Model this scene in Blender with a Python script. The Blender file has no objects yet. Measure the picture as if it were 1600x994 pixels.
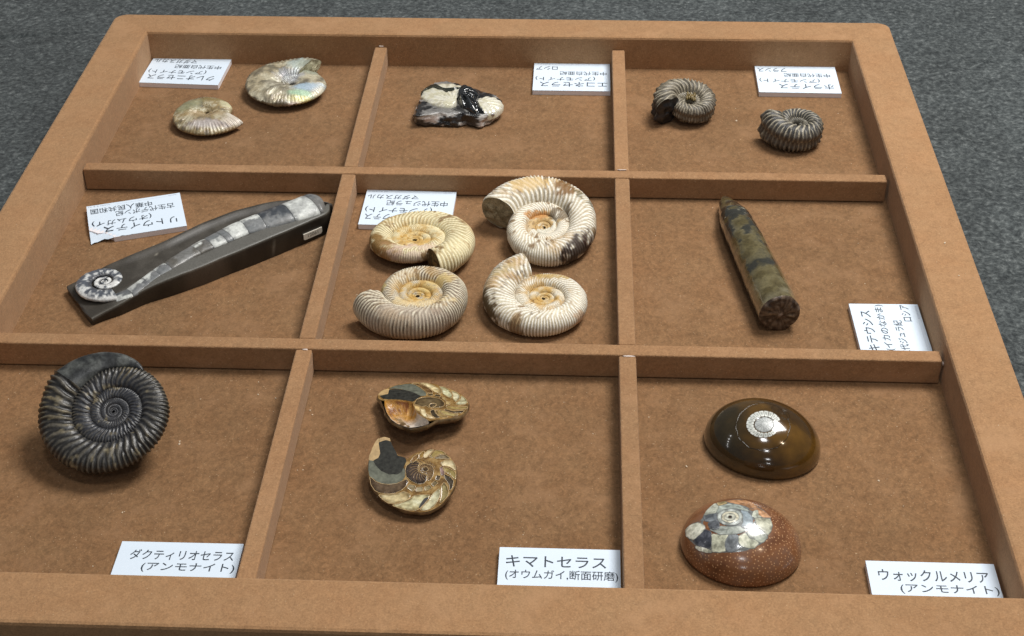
import bpy, bmesh, math, random
import numpy as np
from mathutils import Vector, Matrix

# ------------------------------------------------------------------ camera, light, exposure
SC = bpy.context.scene
COL = SC.collection
rad = math.radians

cam_d = bpy.data.cameras.new('camera')
cam = bpy.data.objects.new('camera', cam_d)
COL.objects.link(cam)
cam.location = (0.07109, -0.56368, 0.58311)
cam.rotation_euler = (0.9422, 0.00772, 0.04327)
cam_d.sensor_width = 36.0
cam_d.lens = 2370.9 / 1600 * 36
cam_d.clip_start = 0.02
cam_d.clip_end = 60
SC.camera = cam

W = bpy.data.worlds.new('World')
SC.world = W
W.use_nodes = True
W.node_tree.nodes['Background'].inputs[0].default_value = (0.95, 0.97, 1.0, 1)
W.node_tree.nodes['Background'].inputs[1].default_value = 0.105

SC.view_settings.view_transform = 'Standard'
SC.view_settings.look = 'None'
SC.view_settings.exposure = 0.0
SC.view_settings.gamma = 1.0


def ceiling_lamp(name, loc, sx, sy, power, col=(1, 1, 1), aim=None):
    d = bpy.data.lights.new(name, 'AREA')
    d.shape = 'RECTANGLE'
    d.size, d.size_y, d.energy, d.color = sx, sy, power, col
    o = bpy.data.objects.new(name, d)
    COL.objects.link(o)
    o.location = loc
    if aim is not None:
        o.rotation_euler = (Vector(aim) - Vector(loc)).to_track_quat('-Z', 'Y').to_euler()
    return o


# a row of white ceiling panels running away from the tray; the nearest hangs a little to the right
ceiling_lamp('ceiling_panel', (0.64, 0.74, 1.55), 0.60, 0.60, 35.0, (1.0, 0.975, 0.94), (0.05, 0.35, 0))
for yy, pw, sz in ((1.5, 3.6, 0.2), (-0.35, 6.5, 0.24), (-1.5, 4.6, 0.26), (-3.6, 9.0, 0.42), (-7.0, 24.0, 0.7)):
    ceiling_lamp('ceiling_panel', (0.05, yy, 2.0), sz, sz * 0.7, pw, (0.97, 0.985, 1.0))
ceiling_lamp('ceiling_spot', (1.10, -0.42, 2.0), 0.09, 0.09, 3.0, (1.0, 0.80, 0.58), (0.05, 0.2, 0))
for k in range(6):
    ceiling_lamp('ceiling_spot', (-2.3 - 0.45 * k, 0.35 - 0.25 * k, 1.9 - 0.1 * k), 0.05, 0.05, 0.6, (1, 1, 1), (0, 0.3, 0))

# ------------------------------------------------------------------ tray dimensions (metres)
XL, XR, YB = -0.31, 0.31, 0.6581
RIM = 0.0368
ZF, ZD = -0.03044, -0.01157
ZC = ZF - 0.010
VX = ((-0.10779, -0.09706), (0.10168, 0.11273))
HY = ((0.43816, 0.44891), (0.21522, 0.22670))

# ------------------------------------------------------------------ helpers


def link(o, parent=None):
    COL.objects.link(o)
    if parent is not None:
        o.parent = parent
    return o


def thing(name, label, cat, loc=(0, 0, 0), rotz=0.0, group=None):
    o = bpy.data.objects.new(name, None)
    o.empty_display_size = 0.01
    o.location = loc
    o.rotation_euler = (0, 0, rotz)
    o['label'] = label
    o['category'] = cat
    if group:
        o['group'] = group
    return link(o)


def mesh_obj(name, V, F, mat, parent=None, cols=None, smooth=True, label=None):
    me = bpy.data.meshes.new(name)
    V = np.asarray(V, float).reshape(-1, 3)
    if isinstance(F, np.ndarray):
        k = F.shape[1]
        me.vertices.add(len(V))
        me.vertices.foreach_set('co', V.ravel())
        me.loops.add(F.size)
        me.loops.foreach_set('vertex_index', F.ravel().astype(np.int32))
        me.polygons.add(len(F))
        me.polygons.foreach_set('loop_start', np.arange(0, F.size, k, dtype=np.int32))
        me.update(calc_edges=True)
        me.validate()
    else:
        me.from_pydata([tuple(v) for v in V], [], [tuple(f) for f in F])
    if cols is not None:
        a = me.color_attributes.new('Col', 'FLOAT_COLOR', 'POINT')
        c4 = np.ones((len(V), 4))
        c4[:, :3] = np.clip(np.asarray(cols).reshape(-1, 3), 0.003, 1)
        a.data.foreach_set('color', c4.ravel())
    me.polygons.foreach_set('use_smooth', [smooth] * len(me.polygons))
    me.materials.append(mat)
    o = bpy.data.objects.new(name, me)
    if label:
        o['label'] = label
    return link(o, parent)


def bm_obj(name, bm, mat, parent=None, smooth=False):
    me = bpy.data.meshes.new(name)
    bmesh.ops.recalc_face_normals(bm, faces=bm.faces)
    bm.to_mesh(me)
    bm.free()
    me.polygons.foreach_set('use_smooth', [smooth] * len(me.polygons))
    me.materials.append(mat)
    return link(bpy.data.objects.new(name, me), parent)


def box(name, x0, x1, y0, y1, z0, z1, mat, parent=None, bev=0.0, seg=2):
    bm = bmesh.new()
    bmesh.ops.create_cube(bm, size=1)
    for v in bm.verts:
        v.co = Vector(((x0 + x1) / 2 + v.co.x * (x1 - x0), (y0 + y1) / 2 + v.co.y * (y1 - y0), (z0 + z1) / 2 + v.co.z * (z1 - z0)))
    if bev:
        bmesh.ops.bevel(bm, geom=list(bm.edges), offset=bev, segments=seg, affect='EDGES', profile=0.5)
    return bm_obj(name, bm, mat, parent)


def prism(poly, z0, z1, bev=0.0):
    """flat-topped prism over a plan polygon, as vertex and face lists; the top edge may be chamfered"""
    P = np.asarray(poly, float)
    n = len(P)
    c = P.mean(0)
    rings = [(P, z0), (P, z1 - bev)]
    if bev:
        d = P - c
        L = np.linalg.norm(d, axis=1, keepdims=True)
        rings.append((P - d / L * bev, z1))
    V = [(x, y, z) for R, z in rings for x, y in R]
    F = []
    for k in range(len(rings) - 1):
        for i in range(n):
            j = (i + 1) % n
            F.append((k * n + i, k * n + j, (k + 1) * n + j, (k + 1) * n + i))
    F.append(tuple((len(rings) - 1) * n + i for i in range(n)))
    F.append(tuple(reversed(range(n))))
    return V, F


def grid_faces(nu, nv, close_v=False):
    i = np.arange(nu - 1)[:, None]
    j = np.arange(nv if close_v else nv - 1)[None, :]
    j2 = (j + 1) % nv
    a = i * nv + j
    b = i * nv + j2
    c = (i + 1) * nv + j2
    d = (i + 1) * nv + j
    return np.stack([np.broadcast_to(q, (nu - 1, j.shape[1])).ravel() for q in (a, b, c, d)], 1)


def _hash(ix, iy, iz, seed):
    h = (ix * 374761393 + iy * 668265263 + iz * 2147483647 + seed * 1274126177) & 0xffffffff
    h = ((h ^ (h >> 13)) * 1274126177) & 0xffffffff
    h = ((h ^ (h >> 16)) * 2246822519) & 0xffffffff
    return (h & 0xffffff) / float(0xffffff)


def vnoise(P, s, seed=0):
    Q = np.asarray(P).reshape(-1, 3) * s + 1000.5
    I = np.floor(Q).astype(np.int64)
    f = Q - I
    f = f * f * (3 - 2 * f)
    r = 0
    for dx in (0, 1):
        for dy in (0, 1):
            for dz in (0, 1):
                w = (f[:, 0] if dx else 1 - f[:, 0]) * (f[:, 1] if dy else 1 - f[:, 1]) * (f[:, 2] if dz else 1 - f[:, 2])
                r = r + w * _hash(I[:, 0] + dx, I[:, 1] + dy, I[:, 2] + dz, seed)
    return r


def fbm(P, s, octv=4, seed=0):
    t = 0
    a = 0.5
    n = 0
    for k in range(octv):
        t = t + a * vnoise(P, s * 2 ** k, seed + k * 7)
        n += a
        a *= 0.5
    return t / n


def sstep(a, b, x):
    t = np.clip((x - a) / (b - a), 0, 1)
    return t * t * (3 - 2 * t)


def mixc(a, b, t):
    a = np.asarray(a, float)
    b = np.asarray(b, float)
    t = np.asarray(t)[..., None]
    return a * (1 - t) + b * t


# ------------------------------------------------------------------ materials


def new_mat(name):
    m = bpy.data.materials.new(name)
    m.use_nodes = True
    nt = m.node_tree
    return m, nt, nt.nodes['Principled BSDF']


def nd(nt, typ, **kw):
    n = nt.nodes.new(typ)
    for k, v in kw.items():
        if k in n.inputs:
            n.inputs[k].default_value = v
        else:
            setattr(n, k, v)
    return n


def noise(nt, vec, scale, detail=4, rough=0.55):
    n = nd(nt, 'ShaderNodeTexNoise', Scale=scale, Detail=detail, Roughness=rough)
    nt.links.new(vec, n.inputs['Vector'])
    return n.outputs['Fac']


def ramp(nt, fac, stops):
    r = nt.nodes.new('ShaderNodeValToRGB')
    e = r.color_ramp.elements
    while len(e) > 1:
        e.remove(e[-1])
    for i, (p, c) in enumerate(stops):
        x = e[0] if i == 0 else e.new(p)
        x.position = p
        x.color = (*c, 1) if len(c) == 3 else c
    nt.links.new(fac, r.inputs[0])
    return r.outputs[0]


def mixrgb(nt, mode, fac, a, b):
    m = nd(nt, 'ShaderNodeMix', data_type='RGBA', blend_type=mode)
    for s, v in ((m.inputs[0], fac), (m.inputs[6], a), (m.inputs[7], b)):
        if hasattr(v, 'links'):
            nt.links.new(v, s)
        else:
            s.default_value = (*v, 1) if isinstance(v, tuple) else v
    return m.outputs[2]


def bump(nt, bsdf, height, strength, dist):
    b = nd(nt, 'ShaderNodeBump', Strength=strength, Distance=dist)
    nt.links.new(height, b.inputs['Height'])
    nt.links.new(b.outputs[0], bsdf.inputs['Normal'])
    return b


def coords(nt):
    return nt.nodes.new('ShaderNodeTexCoord').outputs['Object']


def g3(v):
    return (v, v, v)


def suede(name, base, patch=0.35):
    m, nt, b = new_mat(name)
    geo = nt.nodes.new('ShaderNodeNewGeometry').outputs['Position']
    fine = ramp(nt, noise(nt, geo, 760, 3, 0.7), ((0.30, g3(0.84)), (0.70, g3(1.15))))
    # fuzzy clumps of pile, a few millimetres across, slightly stretched along the nap
    st = nd(nt, 'ShaderNodeMapping')
    st.inputs['Scale'].default_value = (1.0, 0.62, 1.0)
    st.inputs['Rotation'].default_value = (0, 0, 0.5)
    nt.links.new(geo, st.inputs['Vector'])
    wrp = noise(nt, geo, 140, 2, 0.5)
    wv = nd(nt, 'ShaderNodeVectorMath', operation='MULTIPLY_ADD')
    nt.links.new(wrp, wv.inputs[0])
    wv.inputs[1].default_value = (0.010, 0.010, 0.010)
    nt.links.new(st.outputs[0], wv.inputs[2])
    clump = ramp(nt, noise(nt, wv.outputs[0], 330, 5, 0.74), ((0.32, g3(1 - patch * 0.62)), (0.68, g3(1 + patch * 0.60))))
    mid = ramp(nt, noise(nt, geo, 60, 6, 0.74), ((0.30, g3(1 - patch * 0.20)), (0.70, g3(1 + patch * 0.20))))
    big = ramp(nt, noise(nt, geo, 9, 4, 0.6), ((0.30, g3(1 - patch * 0.22)), (0.70, g3(1 + patch * 0.2))))
    hue = ramp(nt, noise(nt, geo, 30, 5, 0.7), ((0.34, (1.02, 0.985, 0.955)), (0.66, (0.985, 1.01, 1.02))))
    c = mixrgb(nt, 'MULTIPLY', 1.0, base, fine)
    c = mixrgb(nt, 'MULTIPLY', 1.0, c, clump)
    c = mixrgb(nt, 'MULTIPLY', 1.0, c, mid)
    c = mixrgb(nt, 'MULTIPLY', 1.0, c, big)
    c = mixrgb(nt, 'MULTIPLY', 1.0, c, hue)
    oi = nd(nt, 'ShaderNodeObjectInfo')
    rv = ramp(nt, oi.outputs['Random'], ((0.0, g3(0.93)), (1.0, g3(1.06))))
    c = mixrgb(nt, 'MULTIPLY', 1.0, c, rv)
    # worn, brushed-up patches where the pile lies the other way
    wp = noise(nt, geo, 26, 6, 0.72)
    wmask = ramp(nt, wp, ((0.0, g3(0)), (0.52, g3(0)), (0.66, g3(0.55))))
    c = mixrgb(nt, 'MIX', wmask, c, tuple(min(1, q * 1.22 + 0.012) for q in base))
    sp = noise(nt, geo, 900, 1, 0.5)
    lint = ramp(nt, sp, ((0.0, g3(0)), (0.735, g3(0)), (0.77, g3(0.5))))
    c = mixrgb(nt, 'MIX', lint, c, (0.62, 0.47, 0.30))
    nt.links.new(c, b.inputs['Base Color'])
    b.inputs['Roughness'].default_value = 0.95
    b.inputs['Specular IOR Level'].default_value = 0.15
    b.inputs['Sheen Weight'].default_value = 0.22
    b.inputs['Sheen Roughness'].default_value = 0.45
    b.inputs['Sheen Tint'].default_value = (1.0, 0.80, 0.62, 1)
    bump(nt, b, noise(nt, geo, 900, 3, 0.7), 0.55, 0.0006)
    return m


SUEDE_RIM = suede('suede_rim', (0.335, 0.190, 0.095), 0.24)
SUEDE_FLOOR = suede('suede_floor', (0.230, 0.126, 0.060), 0.48)
SUEDE_DIV = suede('suede_divider', (0.318, 0.179, 0.090), 0.26)


def felt_mat():
    m, nt, b = new_mat('grey_felt')
    geo = nt.nodes.new('ShaderNodeNewGeometry').outputs['Position']
    w = noise(nt, geo, 60, 2, 0.5)
    wm = nd(nt, 'ShaderNodeVectorMath', operation='MULTIPLY_ADD')
    nt.links.new(w, wm.inputs[0])
    wm.inputs[1].default_value = (0.012, 0.012, 0.012)
    nt.links.new(geo, wm.inputs[2])
    n1 = noise(nt, wm.outputs[0], 245, 5, 0.68)
    c = ramp(nt, n1, ((0.30, (0.020, 0.024, 0.026)), (0.46, (0.050, 0.058, 0.060)), (0.58, (0.090, 0.102, 0.103)), (0.74, (0.21, 0.226, 0.224))))
    n2 = ramp(nt, noise(nt, geo, 14, 3, 0.6), ((0.3, g3(0.82)), (0.7, g3(1.16))))
    c = mixrgb(nt, 'MULTIPLY', 1.0, c, n2)
    nt.links.new(c, b.inputs['Base Color'])
    b.inputs['Roughness'].default_value = 1.0
    b.inputs['Specular IOR Level'].default_value = 0.1
    b.inputs['Sheen Weight'].default_value = 0.12
    bump(nt, b, n1, 0.9, 0.002)
    return m


def attr_mat(name, rough=0.5, var=0.25, vscale=900, bumps=0.3, bdist=0.0004, bscale=1200, spec=0.5, coat=0.0, metal=0.0, film=0.0):
    """colour comes from the piece's own colour attribute; noise adds grain and relief"""
    m, nt, b = new_mat(name)
    a = nd(nt, 'ShaderNodeVertexColor', layer_name='Col').outputs[0]
    co = coords(nt)
    g = ramp(nt, noise(nt, co, vscale, 4, 0.65), ((0.28, g3(1 - var)), (0.72, g3(1 + var))))
    c = mixrgb(nt, 'MULTIPLY', 1.0, a, g)
    nt.links.new(c, b.inputs['Base Color'])
    b.inputs['Roughness'].default_value = rough
    b.inputs['Specular IOR Level'].default_value = spec
    b.inputs['Coat Weight'].default_value = coat
    b.inputs['Coat Roughness'].default_value = 0.06
    b.inputs['Metallic'].default_value = metal
    if film:
        b.inputs['Thin Film IOR'].default_value = 1.55
        f = nd(nt, 'ShaderNodeMapRange')
        f.inputs['To Min'].default_value = film - 170
        f.inputs['To Max'].default_value = film + 170
        f.inputs['From Min'].default_value = 0.3
        f.inputs['From Max'].default_value = 0.7
        nt.links.new(noise(nt, co, 60, 2, 0.5), f.inputs['Value'])
        nt.links.new(f.outputs[0], b.inputs['Thin Film Thickness'])
    if bumps:
        bump(nt, b, noise(nt, co, bscale, 4, 0.6), bumps, bdist)
    return m


def plain_mat(name, col, rough=0.5, var=0.08, vscale=500, spec=0.4, coat=0.0, bumps=0.0):
    m, nt, b = new_mat(name)
    co = coords(nt)
    g = ramp(nt, noise(nt, co, vscale, 4, 0.6), ((0.28, g3(1 - var)), (0.72, g3(1 + var))))
    nt.links.new(mixrgb(nt, 'MULTIPLY', 1.0, col, g), b.inputs['Base Color'])
    b.inputs['Roughness'].default_value = rough
    b.inputs['Specular IOR Level'].default_value = spec
    b.inputs['Coat Weight'].default_value = coat
    b.inputs['Coat Roughness'].default_value = 0.05
    if bumps:
        bump(nt, b, noise(nt, co, vscale, 4, 0.6), bumps, 0.0004)
    return m


CHALK = attr_mat('chalky_shell', rough=0.62, var=0.22, bumps=0.35, spec=0.35)
MATRIX = attr_mat('rough_matrix', rough=0.85, var=0.4, bumps=0.9, bdist=0.0009, bscale=700, spec=0.25)
DARKSHELL = attr_mat('dark_mineral_shell', rough=0.36, var=0.55, vscale=450, bumps=0.6, bscale=500, spec=0.5)
NACRE = attr_mat('nacre', rough=0.36, var=0.28, bumps=0.5, bscale=800, spec=0.55, metal=0.06, film=430, coat=0.12)
POLISH = attr_mat('polished_stone', rough=0.22, var=0.30, vscale=420, bumps=0.0, spec=0.5, coat=0.35)
GREYSHELL = attr_mat('grey_ribbed_shell', rough=0.45, var=0.4, bumps=0.5, spec=0.4)
GLOSS = attr_mat('glossy_stone', rough=0.13, var=0.22, vscale=160, bumps=0.0, spec=0.55, coat=0.6)
PAPER = plain_mat('printed_paper', (0.67, 0.77, 0.88), 0.65, 0.015)
FOAM = plain_mat('foam_core', (0.80, 0.76, 0.78), 0.85, 0.05, 1500)
INK = plain_mat('print_ink', (0.030, 0.042, 0.058), 0.6, 0.02)
INK_PALE = plain_mat('faint_print', (0.34, 0.38, 0.50), 0.6, 0.02)

# ------------------------------------------------------------------ the surface under the tray


def felt():
    n = 150
    x = np.linspace(-1.6, 1.6, n)
    y = np.linspace(-0.35, 2.6, n)
    X, Y = np.meshgrid(x, y, indexing='ij')
    P = np.stack([X.ravel(), Y.ravel(), 0 * X.ravel()], 1)
    Z = ZC + 0.004 * (fbm(P, 3.0, 3, 5) - 0.55)
    Z = np.minimum(Z, ZC)
    V = np.stack([X.ravel(), Y.ravel(), Z], 1)
    o = mesh_obj('felt_tablecloth', V, grid_faces(n, n), FELT)
    o['kind'] = 'structure'
    return o


FELT = felt_mat()
FELT_OBJ = felt()

# ------------------------------------------------------------------ the tray


def rim_piece(a, b, c, d, parent, name='rim'):
    """one mitred rim piece: inner edge a->b, outer edge c->d, c and d being the rounded outer corners"""
    R = 0.011
    f = 0.0022
    a, b, c, d = (Vector((*p, 0)) for p in (a, b, c, d))
    t = (d - c).normalized()
    o = (c - a)
    o = (o - t * o.dot(t)).normalized()

    def arc(corner, sgn, n=6):
        cen = corner - t * (sgn * R) - o * R
        pts = []
        for k in range(n + 1):
            ang = math.pi / 4 * k / n
            pts.append(cen + o * (R * math.cos(ang)) + t * (sgn * R * math.sin(ang)))
        return pts
    outs = list(reversed(arc(c, -1)))
    nn = 24
    p0, p1 = outs[-1].copy(), arc(d, 1)[0]
    outs += [p0.lerp(p1, k / nn) for k in range(1, nn)]
    outs += arc(d, 1)
    V = []
    La, Lb = 0.0, (b - a).length
    ring = 0
    for q in outs:
        s = min(max((q - a).dot(t), La), Lb)
        i = a + t * s
        u = (q - i).normalized()
        prof = [(i, ZF - 0.004), (i, -f), (i + u * f * 0.3, -f * 0.3), (i + u * f, 0), (q - u * f, 0), (q - u * f * 0.3, -f * 0.3), (q, -f), (q, ZC)]
        ring = len(prof)
        for p, z in prof:
            V.append((p.x, p.y, z))
    F = grid_faces(len(outs), ring)
    oobj = mesh_obj(name, V, F, SUEDE_RIM, parent, smooth=False)
    return oobj


tray = thing('display_tray', 'shallow brown suede covered specimen tray divided into nine compartments, lying on grey felt', 'tray', (0, 0, 0))
xo0, xo1, yo0, yo1 = XL - RIM, XR + RIM, -RIM, YB + RIM
rim_piece((XL, YB), (XR, YB), (xo0, yo1), (xo1, yo1), tray)
rim_piece((XR, YB), (XR, 0), (xo1, yo1), (xo1, yo0), tray)
rim_piece((XR, 0), (XL, 0), (xo1, yo0), (xo0, yo0), tray)
rim_piece((XL, 0), (XL, YB), (xo0, yo0), (xo0, yo1), tray)
box('base_panel', XL - 0.004, XR + 0.004, -0.004, YB + 0.004, ZC + 0.0005, ZF, SUEDE_FLOOR, tray)
for (y0, y1), x1 in zip(HY, (0.3079, 0.3083)):
    box('divider', -0.3096, x1, y0, y1, ZF + 0.0006, ZD, SUEDE_DIV, tray, 0.0011, 3)
rows = ((HY[0][1] + 0.0003, YB - 0.0004), (HY[1][1] + 0.0003, HY[0][0] - 0.0003), (0.0004, HY[1][0] - 0.0003))
for x0, x1 in VX:
    for y0, y1 in rows:
        box('divider', x0, x1, y0, y1, ZF + 0.0006, ZD - 0.0003, SUEDE_DIV, tray, 0.0011, 3)


def glue(x, y, z, r, seed):
    bm = bmesh.new()
    bmesh.ops.create_icosphere(bm, subdivisions=2, radius=1)
    rr = random.Random(seed)
    for v in bm.verts:
        k = 1 + rr.uniform(-.3, .3)
        v.co = Vector((x + v.co.x * r[0] * k, y + v.co.y * r[1] * k, z + v.co.z * r[2] * k))
    bm_obj('glue_residue', bm, plain_mat('glue', (0.60, 0.50, 0.44), 0.4), tray, True)


glue(0.1075, 0.2142, ZD - 0.0002, (0.0042, 0.0008, 0.0005), 1)
glue(-0.1018, 0.2144, ZD - 0.0002, (0.0020, 0.0007, 0.0005), 2)
glue(0.3094, 0.2175, ZD - 0.0035, (0.0007, 0.0012, 0.0012), 3)
glue(0.107, 0.4500, ZD - 0.0002, (0.0036, 0.0006, 0.0004), 4)
glue(-0.1025, YB - 0.0007, ZD + 0.0004, (0.0022, 0.0006, 0.0008), 5)

# ------------------------------------------------------------------ caption cards


def text_mesh(body):
    cu = bpy.data.curves.new('lettering', 'FONT')
    cu.body = body
    cu.resolution_u = 3
    cu.offset = TEXT_OFF
    o = bpy.data.objects.new('lettering', cu)
    COL.objects.link(o)
    dg = bpy.context.evaluated_depsgraph_get()
    dg.update()
    me = bpy.data.meshes.new_from_object(o.evaluated_get(dg))
    bpy.data.objects.remove(o)
    bpy.data.curves.remove(cu)
    return me


TEXT_OFF = 0.006


def card(label, cx, cy, rot, w, hgt, lines, tiny=True, curl=False):
    """foam-board caption card lying on the tray floor; local x,y = reading directions, origin at the card's centre"""
    t = thing('caption_card', label, 'card', (cx, cy, ZF + 0.0001), rot, 'caption cards in the compartments')
    a, b = w / 2, hgt / 2
    th, sh = 0.0040, 0.0003
    if not curl:
        core = [(-a, -b), (a, -b), (a, b), (-a, b)]
        mesh_obj('foam_core', *prism(core, 0, th), FOAM, t, smooth=False)
        V, F = prism([(-a - .0001, -b - .0001), (a + .0001, -b - .0001), (a + .0001, b + .0001), (-a - .0001, b + .0001)], th + 0.00002, th + sh, 0.00012)
        mesh_obj('printed_sheet', V, F, PAPER, t, smooth=False)
    else:
        # the reading-side top right corner has lost its foam; the sheet sags there
        core = [(-a, -b), (a, -b), (a, b - .015), (a - .006, b - .009), (a - .011, b - .008), (a - .0165, b - .002), (a - .017, b), (-a, b)]
        mesh_obj('foam_core', *prism(core, 0, th), FOAM, t, smooth=False)
        n, m = 29, 21
        X, Y = np.meshgrid(np.linspace(-a, a, n), np.linspace(-b, b, m), indexing='ij')
        k = np.clip(((X - (a - .018)) / .018 + (Y - (b - .017)) / .017), 0, 2) / 2
        wv = 0.0004 * np.sin((X + Y) * 900) * sstep(.05, .4, k)
        Z = th + sh - 0.0034 * sstep(0.35, 1.0, k) + wv
        Yn = Y - 0.0022 * sstep(0.5, 1, (Y + b) / (2 * b)) * sstep(a - .018, a - .009, X) * np.sin(np.clip((X - a + .018) / .018, 0, 1) * math.pi)
        V = np.stack([X, Yn, Z], 2).reshape(-1, 3)
        mesh_obj('printed_sheet', V, grid_faces(n, m), PAPER, t, smooth=True)
    zt = th + sh + 0.00008
    for body, x0, x1, y0, y1 in lines:      # millimetres from the left and top edges
        me = text_mesh(body)
        co = np.empty(len(me.vertices) * 3)
        me.vertices.foreach_get('co', co)
        co = co.reshape(-1, 3)
        lo, hi = co.min(0), co.max(0)
        co[:, 0] = -a + (x0 + (co[:, 0] - lo[0]) / (hi[0] - lo[0]) * (x1 - x0)) * 0.001
        co[:, 1] = b - (y1 - (co[:, 1] - lo[1]) / (hi[1] - lo[1]) * (y1 - y0)) * 0.001
        co[:, 2] = zt
        if curl:
            k = np.clip(((co[:, 0] - (a - .018)) / .018 + (co[:, 1] - (b - .017)) / .017), 0, 2) / 2
            co[:, 2] += -0.0034 * sstep(0.35, 1.0, k) + 0.0005 * sstep(.05, .3, k)
        me.vertices.foreach_set('co', co.ravel())
        me.materials.clear()
        me.materials.append(INK)
        link(bpy.data.objects.new('lettering', me), t)
    if tiny:
        V, F = [], []

        def dash(x0, x1, y0, y1):
            i = len(V)
            V.extend([(-a + x0 * .001, -b + y0 * .001, zt), (-a + x1 * .001, -b + y0 * .001, zt), (-a + x1 * .001, -b + y1 * .001, zt), (-a + x0 * .001, -b + y1 * .001, zt)])
            F.append((i, i + 1, i + 2, i + 3))
        r = random.Random(int(abs(cx) * 1e4))
        x = 53.0
        W2 = w * 1000
        while x < W2 - 2:
            ww = r.uniform(0.9, 1.4)
            dash(x, x + ww, 1.6, 1.75)
            dash(x, x + ww * .8, 2.2, 2.35)
            dash(x + ww * .4, x + ww * .55, 1.5, 2.7)
            x += ww + r.choice((.35, .4, 1.2))
        dash(3, 9, 1.7, 1.95)
        dash(2, W2 - 22, 2.75, 2.83)
        mesh_obj('faint_lettering', V, F, INK_PALE, t, smooth=False)
    return t


AM = '(アンモナイト)'
pi = math.pi
card('white caption card reading クレオニセラス upside down, in the back left compartment by two pearly ammonites', -0.2741, 0.6365, pi - rad(2.6), .0705, .0525,
     [('クレオニセラス', 6, 66, 7, 16), (AM, 16, 68, 18.5, 26.5), ('中生代白亜紀', 5, 47, 29, 36), ('マダガスカル', 29, 68, 38.5, 46)])
card('white caption card reading エコネセラス upside down, against the divider in the back middle compartment', 0.0668, 0.6330, pi, .0668, .0522,
     [('エコネセラス', 2.5, 61, 7, 16), (AM, 13, 65, 18.5, 26.5), ('中生代白亜紀', 3, 44, 29, 36), ('ロシア', 46, 65, 38.5, 45.5)])
card('white caption card reading ホライテス upside down, in the back right compartment', 0.2627, 0.6348, pi - rad(0.4), .0700, .0520,
     [('ホライテス', 5, 52, 7, 16), (AM, 16, 68, 18.5, 26.5), ('中生代白亜紀', 6, 46, 29, 36), ('フランス', 43, 68, 38.5, 45.5)])
card('white caption card with a torn curled corner, reading リトウイテス, beside the long dark fossil slab', -0.2592, 0.3948, pi + rad(18.6), .0706, .0495,
     [('リトウイテス', 6, 60, 7.5, 16), ('(オウムガイ)', 24, 68, 17.5, 26), ('古生代デボン紀', 6, 50, 28.5, 36), ('中華人民共和国', 22, 68, 36.5, 44)], curl=True)
card('white caption card partly covered by a cream ammonite in the central compartment', -0.0549, 0.4128, pi - rad(1.0), .0692, .0495,
     [('ペリスフィンクテス', 5, 66, 7, 15.5), (AM, 16, 67, 17.5, 26), ('中生代ジュラ紀', 5, 52, 27.5, 35), ('マダガスカル', 28, 67.5, 36.5, 43)])
card('white caption card turned sideways against the right wall, reading ロシア at its end', 0.2856, 0.2630, pi / 2 + rad(0.8), .0700, .0470,
     [('パキテウシス', 6, 62, 5.6, 13), ('(イカのなかま)', 17, 69, 16.5, 23), ('中生代ジュラ紀', 5, 51, 26.6, 32.6), ('ロシア', 50, 69, 34, 40)])
card('white caption card reading ダクティリオセラス, in the front left compartment', -0.1474, 0.0254, rad(0.2), .0696, .0496,
     [('ダクティリオセラス', 7.0, 66, 6.0, 14), (AM, 15.5, 68, 16.0, 23.5)], tiny=False)
card('white caption card reading キマトセラス, in the front middle compartment', 0.0667, 0.0281, rad(0.0), .0678, .0498,
     [('キマトセラス', 4, 60, 6.2, 15), ('(オウムガイ,断面研磨)', 4, 66.5, 17, 25.2)], tiny=False)
card('white caption card reading ウォックルメリア, in the front right compartment', 0.2726, 0.0248, rad(-0.2), .0706, .0494,
     [('ウォックルメリア', 5.5, 66, 6.2, 15), (AM, 16, 69.5, 17, 24.5)], tiny=False)
# ------------------------------------------------------------------ fossils: the coiled shells


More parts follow.
